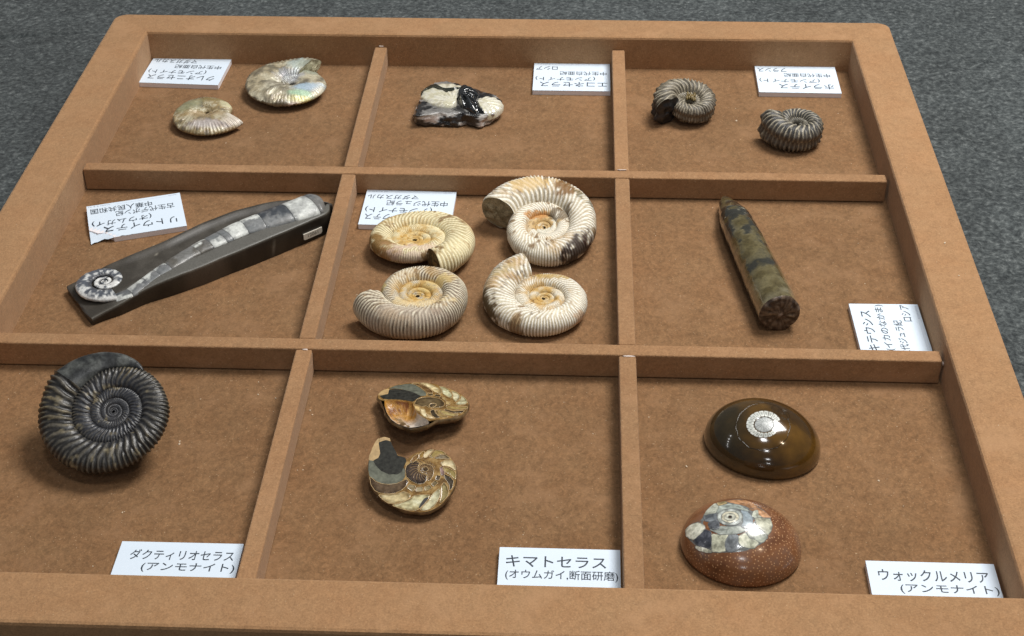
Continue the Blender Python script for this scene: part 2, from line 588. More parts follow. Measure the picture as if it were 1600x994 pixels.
def spiral_shell(R, w, n, ar, ab, hand, phi0, N, amp, nth=900, nph=36, sweep=0.25, bif=True, ez=0.9, skew=0.0,
                 sulc=0.0, zig=0.0, wob=0.012, seed=1, tub=0.0, irr=0.55, worn=0.35):
    """a ribbed shell tube wound in a logarithmic spiral; returns vertices (nth, nph, 3) and fields for colouring"""
    th = np.linspace(0, 2 * np.pi * n, nth)[:, None]
    ps = np.linspace(0, 2 * np.pi, nph, endpoint=False)[None, :]
    ro = R * w ** (-th / (2 * np.pi))
    H = ro * ar / 2
    B = ro * ab
    c, s = np.cos(ps), np.sin(ps)
    cc = np.sign(c) * np.abs(c) ** 0.95
    ss = np.sign(s) * np.abs(s) ** ez
    zc = ss * (1 - skew * c)
    up = np.where(s > 0, 1.0, -1.0)
    swp = sweep * sstep(-0.7, 0.35, c)
    rng = np.random.RandomState(seed)
    jit = np.interp(np.arange(nth), np.linspace(0, nth, int(N * n / 2.5) + 2), rng.uniform(-1, 1, int(N * n / 2.5) + 2))[:, None]
    hgt = 1 + 0.45 * np.interp(np.arange(nth), np.linspace(0, nth, int(N * n * 0.9) + 2), rng.uniform(-1, 1, int(N * n * 0.9) + 2))[:, None]
    ph = th + swp + jit * irr / N
    r1 = 0.5 + 0.5 * np.cos(N * ph)
    r2 = 0.5 + 0.5 * np.cos(2 * N * ph + zig * up * np.pi)
    k = sstep(0.10, 0.62, c) if bif else np.zeros_like(c)
    rib = r1 ** 1.3 * (1 - k) + r2 ** 1.3 * k
    fade = sstep(-1.05, -0.7, c)
    a = amp * ro * hgt
    if worn:
        Pw = np.stack([ro * np.cos(phi0 - hand * th) + 0 * ps, ro * np.sin(phi0 - hand * th) + 0 * ps, B * s + 0 * th], 2)
        a = a * (1 - worn * sstep(0.42, 0.62, fbm(Pw, 4.0 / R, 3, seed + 77).reshape(Pw.shape[:2])) * 1.6).clip(0.12, 2)
    d = a * (rib - 0.5) * fade * (1 - sulc * np.exp(-(s / 0.22) ** 2) * (c > 0))
    d = d - sulc * 0.10 * ro * np.exp(-(s / 0.20) ** 2) * (c > 0)
    d = d + tub * ro * r1 ** 3 * np.exp(-((np.abs(s) - 0.42) / 0.16) ** 2) * (c > 0)
    nx, nz = c / np.maximum(H, 1e-9), s / np.maximum(B, 1e-9)
    L = np.sqrt(nx ** 2 + nz ** 2)
    nx, nz = nx / L, nz / L
    rr = ro - H + H * cc + nx * d
    zz = B * zc + nz * d
    ang = phi0 - hand * th
    V = np.stack([rr * np.cos(ang), rr * np.sin(ang), zz + 0 * th], 2)
    q = fbm(V, 2.2 / R, 3, seed).reshape(nth, nph) - 0.5
    V[..., 0] += wob * R * q * np.cos(ang) * 1.5
    V[..., 1] += wob * R * q * np.sin(ang) * 1.5
    V[..., 2] += wob * R * q
    return V, dict(th=th + 0 * ps, c=c + 0 * th, s=s + 0 * th, rib=rib, ang=ang + 0 * ps, r=rr, ro=ro + 0 * ps, q=q, R=R)


def closed_tube(V):
    """flatten a swept tube and close its inner end"""
    nth, nph = V.shape[:2]
    F = grid_faces(nth, nph, True)
    W_ = V.reshape(-1, 3)
    cen = V[-1].mean(0)
    W_ = np.vstack([W_, cen[None]])
    i = (nth - 1) * nph + np.arange(nph)
    cap = np.stack([i, (nth - 1) * nph + (np.arange(nph) + 1) % nph, np.full(nph, len(W_) - 1), np.full(nph, len(W_) - 1)], 1)
    tris = cap[:, :3]
    F = np.vstack([F, np.stack([tris[:, 0], tris[:, 1], tris[:, 2], tris[:, 2]], 1)]) if False else F
    return W_, F, tris


def add_shell(name, V, cols, mat, parent):
    W_, F, tris = closed_tube(V)
    C = np.vstack([np.asarray(cols).reshape(-1, 3), np.asarray(cols)[-1].mean(0)[None]])
    faces = [tuple(f) for f in tris.tolist()]
    o = mesh_obj(name, W_, F, mat, parent, C)
    bm = bmesh.new()
    bm.from_mesh(o.data)
    bm.verts.ensure_lookup_table()
    for f in faces:
        try:
            bm.faces.new([bm.verts[i] for i in f]).smooth = True
        except ValueError:
            pass
    bm.to_mesh(o.data)
    bm.free()
    return o


def end_plug(V, depth, bulge, mat, parent, base, dark, seed, name='aperture_matrix', rough=0.10):
    """lumpy rock filling the mouth of the shell, slightly recessed or bulging"""
    ring = V[0]
    nph = len(ring)
    cen = ring.mean(0)
    axis = ring - V[6]
    ax = axis.mean(0)
    ax = ax / np.linalg.norm(ax)
    m = 9
    P = []
    for i in range(m):
        f = 1 - i / (m - 1)
        f = max(f, 0.0)
        e = (1 - f * f)
        P.append(cen + (ring - cen) * (f * 0.985) + ax * (depth * (0 if i == 0 else 1) + bulge * e))
    P = np.array(P)
    sz = np.linalg.norm(ring - cen, axis=1).max()
    q = fbm(P, 3.5 / sz, 4, seed).reshape(m, nph) - 0.5
    q[0] *= 0.2
    P = P + ax * (q * rough * 2.4 * sz)[..., None]
    t = fbm(P, 5 / sz, 4, seed + 3).reshape(m, nph)
    C = mixc(base, dark, sstep(0.35, 0.65, t))
    return mesh_obj(name, P.reshape(-1, 3), grid_faces(m, nph, True), mat, parent, C)


def settle(parent, tilt=0.0, roll=0.0, ys=1.0):
    """bake tilt into the parts and rest the lowest point on the tray floor"""
    M = Matrix.Rotation(roll, 4, 'Y') @ Matrix.Rotation(tilt, 4, 'X') @ Matrix.Diagonal((1, ys, 1, 1))
    A = np.array(M)[:3, :3]
    lo = 1e9
    obs = []

    def walk(p):
        for ch in p.children:
            obs.append(ch)
            walk(ch)
    walk(parent)
    for ch in obs:
        me = ch.data
        co = np.empty(len(me.vertices) * 3)
        me.vertices.foreach_get('co', co)
        co = co.reshape(-1, 3) @ A.T
        me.vertices.foreach_set('co', co.ravel())
        lo = min(lo, co[:, 2].min())
    for ch in obs:
        me = ch.data
        co = np.empty(len(me.vertices) * 3)
        me.vertices.foreach_get('co', co)
        co = co.reshape(-1, 3)
        co[:, 2] -= lo + 0.0004
        me.vertices.foreach_set('co', co.ravel())
        me.update()


def blob(P, cen, rx, ry, seed, rough=0.5, rot=0.0, sharp=0.18):
    """soft-edged irregular patch in plan, 0..1"""
    x, y = P[..., 0] - cen[0], P[..., 1] - cen[1]
    c, s = math.cos(rot), math.sin(rot)
    d = np.sqrt(((x * c + y * s) / rx) ** 2 + ((-x * s + y * c) / ry) ** 2)
    n_ = (fbm(P, 2.2 / min(rx, ry), 4, seed).reshape(P.shape[:-1]) - 0.5) * 2
    return sstep(1 + sharp, 1 - sharp, d + n_ * rough)


# placements: x, y, size in metres, and how many degrees the coil leans towards the front
PL = {
    'peri_tr': (0.04955, 0.37394, 0.05105, 9.06),
    'peri_pl': (-0.04480, 0.35956, 0.04882, -3.85),
    'peri_bl': (-0.03524, 0.28498, 0.04514, 2.01),
    'peri_br': (0.05153, 0.28787, 0.04795, 4.24),
    'dactyl': (-0.20538, 0.13503, 0.04857, 24.68),
    'cleo_a': (-0.17390, 0.60212, 0.04749, 1.32),
    'cleo_b': (-0.23747, 0.55154, 0.03602, 4.92),
    'hop_a': (0.16517, 0.56759, 0.03226, 10.68),
    'hop_b': (0.25001, 0.53286, 0.03030, 7.83),
}

CREAM, WHITE, TAN = (0.74, 0.67, 0.50), (0.84, 0.81, 0.73), (0.46, 0.27, 0.08)
BROWN, DBROWN = (0.16, 0.085, 0.030), (0.050, 0.027, 0.012)


def perisphinctes(key, label, hand, phi0, tilt, base, crest, groove, grv, spots, N=46, w=1.95, ar=0.53, ab=0.245, n=5.0, seed=1,
                  plug=((0.20, 0.15, 0.085), (0.085, 0.060, 0.032)), amp=0.0195, roll=0.0, umb=(0.56, 0.40, 0.16), umbr=0.28, sweep=0.22, bulge=0.001, ys=1.0, fleck=0.74):
    x, y, R, lean = PL[key]
    t = thing('ammonite', label, 'ammonite', (x, y, ZF), 0, 'cream ribbed ammonites in the central compartment')
    V, f = spiral_shell(R, w, n, ar, ab, hand, phi0, N, amp, nth=int(14 * 2 * N * n / 2), nph=40, sweep=sweep, seed=seed, wob=0.02)
    st = fbm(V, 1.6 / R, 4, seed + 20).reshape(f['th'].shape)
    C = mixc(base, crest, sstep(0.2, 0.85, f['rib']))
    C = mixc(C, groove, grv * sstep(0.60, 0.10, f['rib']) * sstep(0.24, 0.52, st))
    fine = fbm(V, 9 / R, 4, seed + 31).reshape(f['th'].shape)
    C = mixc(C, TAN, 0.6 * sstep(0.56, 0.70, st) * sstep(0.35, 0.6, fine))
    crumb = fbm(V, 22 / R, 3, seed + 41).reshape(f['th'].shape)
    C = mixc(C, (0.10, 0.06, 0.03), 0.75 * sstep(0.68, 0.76, crumb) * sstep(0.46, 0.6, st))
    C = mixc(C, (0.34, 0.20, 0.07), 0.6 * sstep(0.36, 0.28, crumb) * sstep(0.55, 0.40, st))
    rad_ = np.hypot(V[..., 0], V[..., 1]) / R
    C = mixc(C, umb, 0.75 * sstep(umbr, umbr * 0.35, rad_) * sstep(0.25, 0.5, fine))
    C = mixc(C, (0.50, 0.30, 0.075), 0.8 * sstep(umbr * 1.35, umbr * 0.5, rad_) * sstep(0.48, 0.60, fine))
    # brown flecks where single ribs have lost their white skin
    Q = np.stack([f['th'] * N / 6.2832 * 0.85, f['c'] * 1.3, f['th'] * 0.3], 2)
    fl = vnoise(Q, 1.0, seed + 61).reshape(st.shape) * 0.75 + 0.25 * fine
    C = mixc(C, (0.20, 0.115, 0.045), 0.9 * sstep(fleck, fleck + 0.05, fl + 0.25 * (st - 0.5)) * sstep(0.25, 0.6, f['rib'] + 0.3))
    C = mixc(C, BROWN, 0.35 * sstep(0.64, 0.72, fine) * sstep(0.45, 0.6, st))
    for (cx, cy, rx, ry, rot, col, amt, sd) in spots:
        m = blob(V, (cx * R, cy * R), rx * R, ry * R, sd, 0.75, rot)
        C = mixc(C, col, amt * m * sstep(0.30, 0.46, fine))
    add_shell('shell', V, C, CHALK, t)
    end_plug(V, -0.0004, bulge, MATRIX, t, plug[0], plug[1], seed + 50)
    settle(t, rad(lean), roll, ys)
    return t


perisphinctes('peri_tr', 'large cream white ribbed ammonite, rearmost of four, with dark brown flecks and flat mouth', +1, rad(158), rad(1), CREAM, WHITE, (0.26, 0.20, 0.13), 0.60,
              [(0.55, -0.52, 0.30, 0.22, 0.5, (0.030, 0.014, 0.008), 0.95, 3), (0.68, -0.30, 0.16, 0.10, -0.5, (0.06, 0.03, 0.02), 0.9, 5),
               (0.28, 0.56, 0.16, 0.17, 0.3, (0.20, 0.10, 0.03), 0.9, 7), (0.62, 0.40, 0.22, 0.09, -0.6, (0.12, 0.10, 0.05), 0.8, 9),
               (0.22, 0.20, 0.16, 0.12, 0.2, (0.10, 0.06, 0.02), 0.75, 11), (-0.12, 0.17, 0.16, 0.06, 0.2, (0.50, 0.24, 0.07), 0.9, 13),
               (-0.25, 0.62, 0.30, 0.14, 0.2, (0.62, 0.42, 0.16), 0.7, 17), (0.35, -0.72, 0.20, 0.12, 0, (0.66, 0.52, 0.40), 0.8, 19)],
              ys=1.16, fleck=0.70, N=47, w=1.98, ar=0.53, ab=0.27, seed=3, umb=(0.62, 0.60, 0.50), plug=((0.34, 0.28, 0.18), (0.20, 0.16, 0.095)))
perisphinctes('peri_pl', 'yellowish cream ammonite partly covering a caption card, with brown broken patches', -1, rad(-62), rad(7), (0.66, 0.57, 0.33), (0.78, 0.71, 0.48), (0.27, 0.19, 0.08), 0.70,
              [(-0.58, -0.30, 0.26, 0.26, 0.2, (0.22, 0.12, 0.03), 0.95, 23), (-0.36, -0.52, 0.22, 0.2, 0.2, (0.30, 0.17, 0.07), 0.85, 25),
               (0.05, -0.45, 0.32, 0.2, 0.0, (0.60, 0.46, 0.38), 0.6, 27), (0.30, -0.62, 0.16, 0.2, 0, (0.18, 0.10, 0.03), 0.9, 29)],
              N=50, w=1.82, ar=0.50, ab=0.20, seed=13, umb=(0.60, 0.42, 0.16), umbr=0.42, plug=((0.24, 0.145, 0.05), (0.08, 0.05, 0.02)))
perisphinctes('peri_bl', 'tan and grey ribbed ammonite with golden centre, front left of four, its mouth pointing left', -1, rad(197), rad(0), (0.46, 0.38, 0.26), (0.70, 0.64, 0.50), (0.12, 0.085, 0.06), 0.9,
              [(0.30, 0.20, 0.30, 0.12, 0.3, (0.60, 0.46, 0.20), 0.7, 33), (-0.62, 0.05, 0.16, 0.12, 0, (0.62, 0.46, 0.14), 0.7, 35),
               (0.1, -0.30, 0.5, 0.10, 0, (0.66, 0.52, 0.28), 0.6, 37), (0.0, -0.75, 0.9, 0.22, 0, (0.42, 0.35, 0.28), 0.6, 39)],
              N=50, w=1.85, ar=0.50, ab=0.27, seed=33, umb=(0.56, 0.36, 0.08), umbr=0.40, plug=((0.30, 0.24, 0.14), (0.12, 0.08, 0.04)), bulge=0.002)
perisphinctes('peri_br', 'pale cream ammonite with tan centre, front right of four, its mouth pointing to the back', -1, rad(112), rad(7), (0.68, 0.62, 0.46), WHITE, (0.24, 0.18, 0.11), 0.58,
              [(-0.86, -0.35, 0.20, 0.40, 0.2, (0.10, 0.06, 0.02), 0.95, 43), (0.62, -0.44, 0.20, 0.12, 0.3, (0.55, 0.38, 0.24), 0.8, 45),
               (0.12, 0.42, 0.30, 0.10, 0, (0.42, 0.27, 0.07), 0.8, 47), (-0.62, 0.42, 0.22, 0.10, 0.3, (0.48, 0.36, 0.16), 0.6, 49)],
              N=49, w=2.0, ar=0.53, ab=0.225, seed=43, umb=(0.50, 0.32, 0.08), umbr=0.36, plug=((0.50, 0.42, 0.28), (0.30, 0.24, 0.14)))


def dactylioceras():
    x, y, R, lean = PL['dactyl']
    t = thing('ammonite', 'black glossy ammonite with many narrow ribbed coils, leaning up in the front left compartment', 'ammonite', (x, y, ZF), 0)
    V, f = spiral_shell(R, 1.78, 6.2, 0.475, 0.150, -1, rad(146), 37, 0.027, nth=4300, nph=32, sweep=0.10, seed=71, wob=0.035, ez=0.95)
    st = fbm(V, 2.5 / R, 4, 72).reshape(f['th'].shape)
    fine = fbm(V, 11 / R, 4, 74).reshape(f['th'].shape)
    C = mixc((0.018, 0.017, 0.016), (0.085, 0.078, 0.064), sstep(0.3, 0.9, f['rib']))  # rib crests carry a grey sheen put into the colour
    C = mixc(C, (0.150, 0.118, 0.062), 0.85 * sstep(0.46, 0.66, st) * sstep(0.35, 0.95, f['rib']))
    C = mixc(C, (0.030, 0.034, 0.046), 0.6 * sstep(0.62, 0.3, np.hypot(V[..., 0], V[..., 1]) / R))
    C = mixc(C, (0.24, 0.20, 0.12), 0.6 * sstep(0.66, 0.75, fine))
    add_shell('shell', V, C, DARKSHELL, t)
    end_plug(V, 0.0, 0.0015, DARKSHELL, t, (0.055, 0.060, 0.062), (0.035, 0.037, 0.038), 75, rough=0.03)
    # the smooth worn rest of the outer coil, tapering away round the top
    m, k_ = 46, 26
    rows = []
    for i in range(m):
        dl = 88.0 * i / (m - 1) - 1.0
        an = rad(146 - dl)
        rp = R * 1.78 ** (-(360 - dl) / 360) * 0.955
        ft = max(0.0, 1 - dl / 87.0)
        hw = (R * 1.0 - rp) * (0.985 * ft ** 0.62) / 2 if dl > 0 else (R - rp) / 2 * 0.985
        rc = rp + hw
        u_ = np.linspace(0, 2 * np.pi, k_, endpoint=False)
        zz = np.sign(np.sin(u_)) * np.abs(np.sin(u_)) ** 0.75 * 0.128 * R * (0.35 + 0.65 * ft ** 0.5)
        rr_ = rc + hw * np.sign(np.cos(u_)) * np.abs(np.cos(u_)) ** 0.8
        rows.append(np.column_stack([rr_ * math.cos(an), rr_ * math.sin(an), zz]))
    P = np.array(rows)
    q = fbm(P, 5 / R, 4, 80).reshape(P.shape[:2]) - 0.5
    P[..., 2] += q * 0.022 * R
    P[..., :2] += (q * 0.010 * R)[..., None]
    tt = fbm(P, 9 / R, 4, 81).reshape(P.shape[:2])
    C = mixc((0.026, 0.028, 0.029), (0.085, 0.090, 0.085), sstep(0.42, 0.68, tt))
    mesh_obj('smooth_body_chamber', P.reshape(-1, 3), grid_faces(m, k_, True), DARKSHELL, t, C)
    # the back of the nodule that props the coil up
    m, k2 = 48, 14
    u = np.linspace(0, 2 * np.pi, m, endpoint=False)
    P = np.array([np.column_stack([np.cos(u) * R * s_ * 0.64 - 0.05 * R, np.sin(u) * R * s_ * 0.64 + 0.06 * R * (1 - s_), np.full(m, -z_ * R)]) for s_, z_ in
                  [(1.0, 0.02), (1.0, 0.14), (0.96, 0.24), (0.88, 0.33), (0.75, 0.42), (0.6, 0.50), (0.4, 0.56), (0.05, 0.58)]])
    q = fbm(P, 3 / R, 4, 90).reshape(P.shape[:2]) - 0.5
    P += q[..., None] * 0.05 * R
    C = mixc((0.030, 0.028, 0.026), (0.06, 0.052, 0.04), sstep(0.4, 0.6, fbm(P, 8 / R, 3, 91).reshape(P.shape[:2])))
    mesh_obj('nodule_back', P.reshape(-1, 3), grid_faces(len(P), m, True), DARKSHELL, t, C)
    settle(t, rad(lean), rad(-3))


dactylioceras()


def cleoniceras(key, label, hand, phi0, w, seed, tints, N=34, tilt=0.0, ab=0.185, base=((0.42, 0.36, 0.24), (0.30, 0.27, 0.20)), patches=()):
    x, y, R, lean = PL[key]
    t = thing('ammonite', label, 'ammonite', (x, y, ZF), 0, 'pearly ammonites in the back left compartment')
    V, f = spiral_shell(R, w, 2.7, 0.83, ab, hand, phi0, N, 0.016, nth=1300, nph=48, sweep=0.42, bif=True, seed=seed, wob=0.04, ez=1.15, skew=0.25)
    P = V
    st = fbm(P, 2.2 / R, 4, seed + 1).reshape(f['th'].shape)
    fine = fbm(P, 9 / R, 4, seed + 2).reshape(f['th'].shape)
    C = mixc(base[0], base[1], sstep(0.4, 0.6, st))
    C = mixc(C, (0.13, 0.115, 0.085), 0.75 * sstep(0.52, 0.66, fine))
    C = mixc(C, (0.62, 0.58, 0.44), 0.6 * sstep(0.50, 0.36, fine))
    for (cx, cy, rx, ry, rot, col, amt, sd, rg) in tints:
        m = blob(P, (cx * R, cy * R), rx * R, ry * R, sd, rg, rot, 0.4)
        C = mixc(C, col, amt * m)
    # worn rough areas stand a little proud or recessed
    for (cx, cy, rx, ry, sd) in patches:
        m = blob(P, (cx * R, cy * R), rx * R, ry * R, sd, 0.5)
        V[..., 2] += m * (fine - 0.5) * 0.09 * R * np.sign(f['s'])
    add_shell('shell', V, C, NACRE, t)
    end_plug(V, -0.0006, 0.0016, MATRIX, t, (0.42, 0.40, 0.27), (0.26, 0.25, 0.16), seed + 9)
    settle(t, rad(lean))


cleoniceras('cleo_a', 'pearly grey ammonite with rainbow sheen and fine ribs, right of the two beside the card', -1, rad(66), 1.75, 101,
            [(0.30, -0.28, 0.22, 0.12, 0.2, (0.36, 0.50, 0.62), 0.8, 1, 0.3), (0.52, -0.22, 0.22, 0.12, 0.5, (0.42, 0.50, 0.58), 0.7, 2, 0.3), (0.25, -0.48, 0.22, 0.08, 0.1, (0.40, 0.62, 0.42), 0.75, 3, 0.3),
             (0.34, -0.60, 0.28, 0.07, 0.1, (0.68, 0.62, 0.26), 0.75, 4, 0.3), (0.40, -0.74, 0.36, 0.10, 0.1, (0.70, 0.52, 0.50), 0.7, 5, 0.3), (0.66, -0.38, 0.22, 0.2, 0.6, (0.64, 0.58, 0.42), 0.7, 6, 0.3),
             (-0.05, 0.18, 0.24, 0.16, 0.3, (0.34, 0.36, 0.40), 0.7, 7, 0.5), (0.05, 0.55, 0.2, 0.24, 0, (0.46, 0.56, 0.54), 0.7, 8, 0.5), (0.32, 0.52, 0.24, 0.24, 0, (0.30, 0.32, 0.25), 0.8, 9, 0.4)],
            patches=((-0.45, -0.1, 0.45, 0.7, 21), (-0.1, -0.7, 0.4, 0.25, 22), (0.3, 0.6, 0.3, 0.3, 23)))
cleoniceras('cleo_b', 'smaller olive brown pearly ammonite in the back left compartment, its mouth pointing right', +1, rad(-22), 1.85, 131,
            [(0.15, -0.62, 0.45, 0.14, 0.05, (0.44, 0.40, 0.41), 0.7, 1, 0.4), (0.75, -0.35, 0.26, 0.22, 0.4, (0.62, 0.56, 0.48), 0.8, 2, 0.4), (0.0, -0.2, 0.45, 0.2, 0, (0.40, 0.29, 0.16), 0.7, 3, 0.4),
             (0.55, 0.38, 0.26, 0.26, 0, (0.66, 0.62, 0.40), 0.9, 4, 0.4), (0.02, 0.55, 0.3, 0.26, 0, (0.24, 0.17, 0.06), 0.8, 5, 0.5), (-0.55, 0.2, 0.35, 0.35, 0.3, (0.32, 0.33, 0.20), 0.7, 6, 0.5)],
            base=((0.33, 0.235, 0.11), (0.25, 0.195, 0.10)), patches=((-0.5, -0.2, 0.3, 0.4, 31),))


def hoplites(key, label, hand, phi0, tilt, roll, seed, dark, N=23, ab=0.42, w=2.0, ar=0.66, broken=False):
    x, y, R, lean = PL[key]
    t = thing('ammonite', label, 'ammonite', (x, y, ZF), 0, 'stout ribbed ammonites in the back right compartment')
    V, f = spiral_shell(R, w, 2.6, ar, ab, hand, phi0, N, 0.066, nth=1300, nph=48, sweep=0.22, bif=True, seed=seed, wob=0.035, ez=0.85, sulc=0.55, zig=0.5, tub=0.055)
    st = fbm(V, 2.4 / R, 4, seed + 1).reshape(f['th'].shape)
    fine = fbm(V, 9 / R, 4, seed + 2).reshape(f['th'].shape)
    pale, deep = ((0.40, 0.355, 0.265), (0.17, 0.150, 0.115)) if broken else ((0.40, 0.36, 0.27), (0.058, 0.056, 0.055))
    C = mixc(deep, pale, sstep(0.35, 0.9, f['rib']) * (0.35 + 0.65 * sstep(0.38, 0.56, st)))
    C = mixc(C, (0.050, 0.051, 0.054), dark * 0.8 * sstep(0.46, 0.62, st) * sstep(1.0, 0.4, f['rib'] * 0.8))
    C = mixc(C, (0.11, 0.092, 0.072), 0.55 * sstep(0.55, 0.95, f['c']))
    if broken:
        C = mixc(C, (0.030, 0.031, 0.034), 0.95 * sstep(0.75, 0.35, f['th'] + (st - 0.5) * 1.2) * sstep(0.55, -0.1, f['s'] - 0.2 * f['c']))
        C = mixc(C, (0.13, 0.112, 0.09), 0.6 * sstep(1.6, 2.8, f['th']) * sstep(5.6, 4.0, f['th']) * sstep(0.2, 0.7, f['c']))
    C = mixc(C, (0.56, 0.51, 0.39), 0.55 * sstep(0.58, 0.70, fine) * f['rib'])
    add_shell('shell', V, C, GREYSHELL, t)
    end_plug(V, 0.0, 0.002, DARKSHELL, t, (0.030, 0.030, 0.032), (0.012, 0.012, 0.013), seed + 5, rough=0.12)
    if broken:
        # golden crystals filling the navel, a small pale inner coil
        rr = random.Random(seed)
        bm = bmesh.new()
        for k in range(9):
            b2 = bmesh.ops.create_icosphere(bm, subdivisions=2, radius=1)
            s_ = R * rr.uniform(0.04, 0.07)
            cx, cy = rr.uniform(-0.12, 0.16) * R, rr.uniform(0.0, 0.22) * R
            for v in b2['verts']:
                q = 1 + 0.25 * (vnoise(np.array([[v.co.x * 2 + k * 9, v.co.y * 2, v.co.z * 2]]), 1.0, 5)[0] - .5)
                v.co = Vector((cx + v.co.x * s_ * 0.6 * q, cy + v.co.y * s_ * 1.5 * q, ab * R * 0.36 + v.co.z * s_ * q))
        bm_obj('crystal_filling', bm, plain_mat('ochre_crystal', (0.17, 0.125, 0.05), 0.3, 0.3, 700), t, True)
    settle(t, rad(lean), roll)


hoplites('hop_a', 'stout grey beige ammonite with knobbly ribbed rim and dark broken mouth, left of the two', +1, rad(212), rad(6), rad(5), 151, 0.45, w=1.95, broken=True)
hoplites('hop_b', 'stout dark grey ammonite with pale ribs and a grooved rim, near the tray wall', -1, rad(175), rad(16), rad(4), 171, 0.85, N=22, ab=0.44)

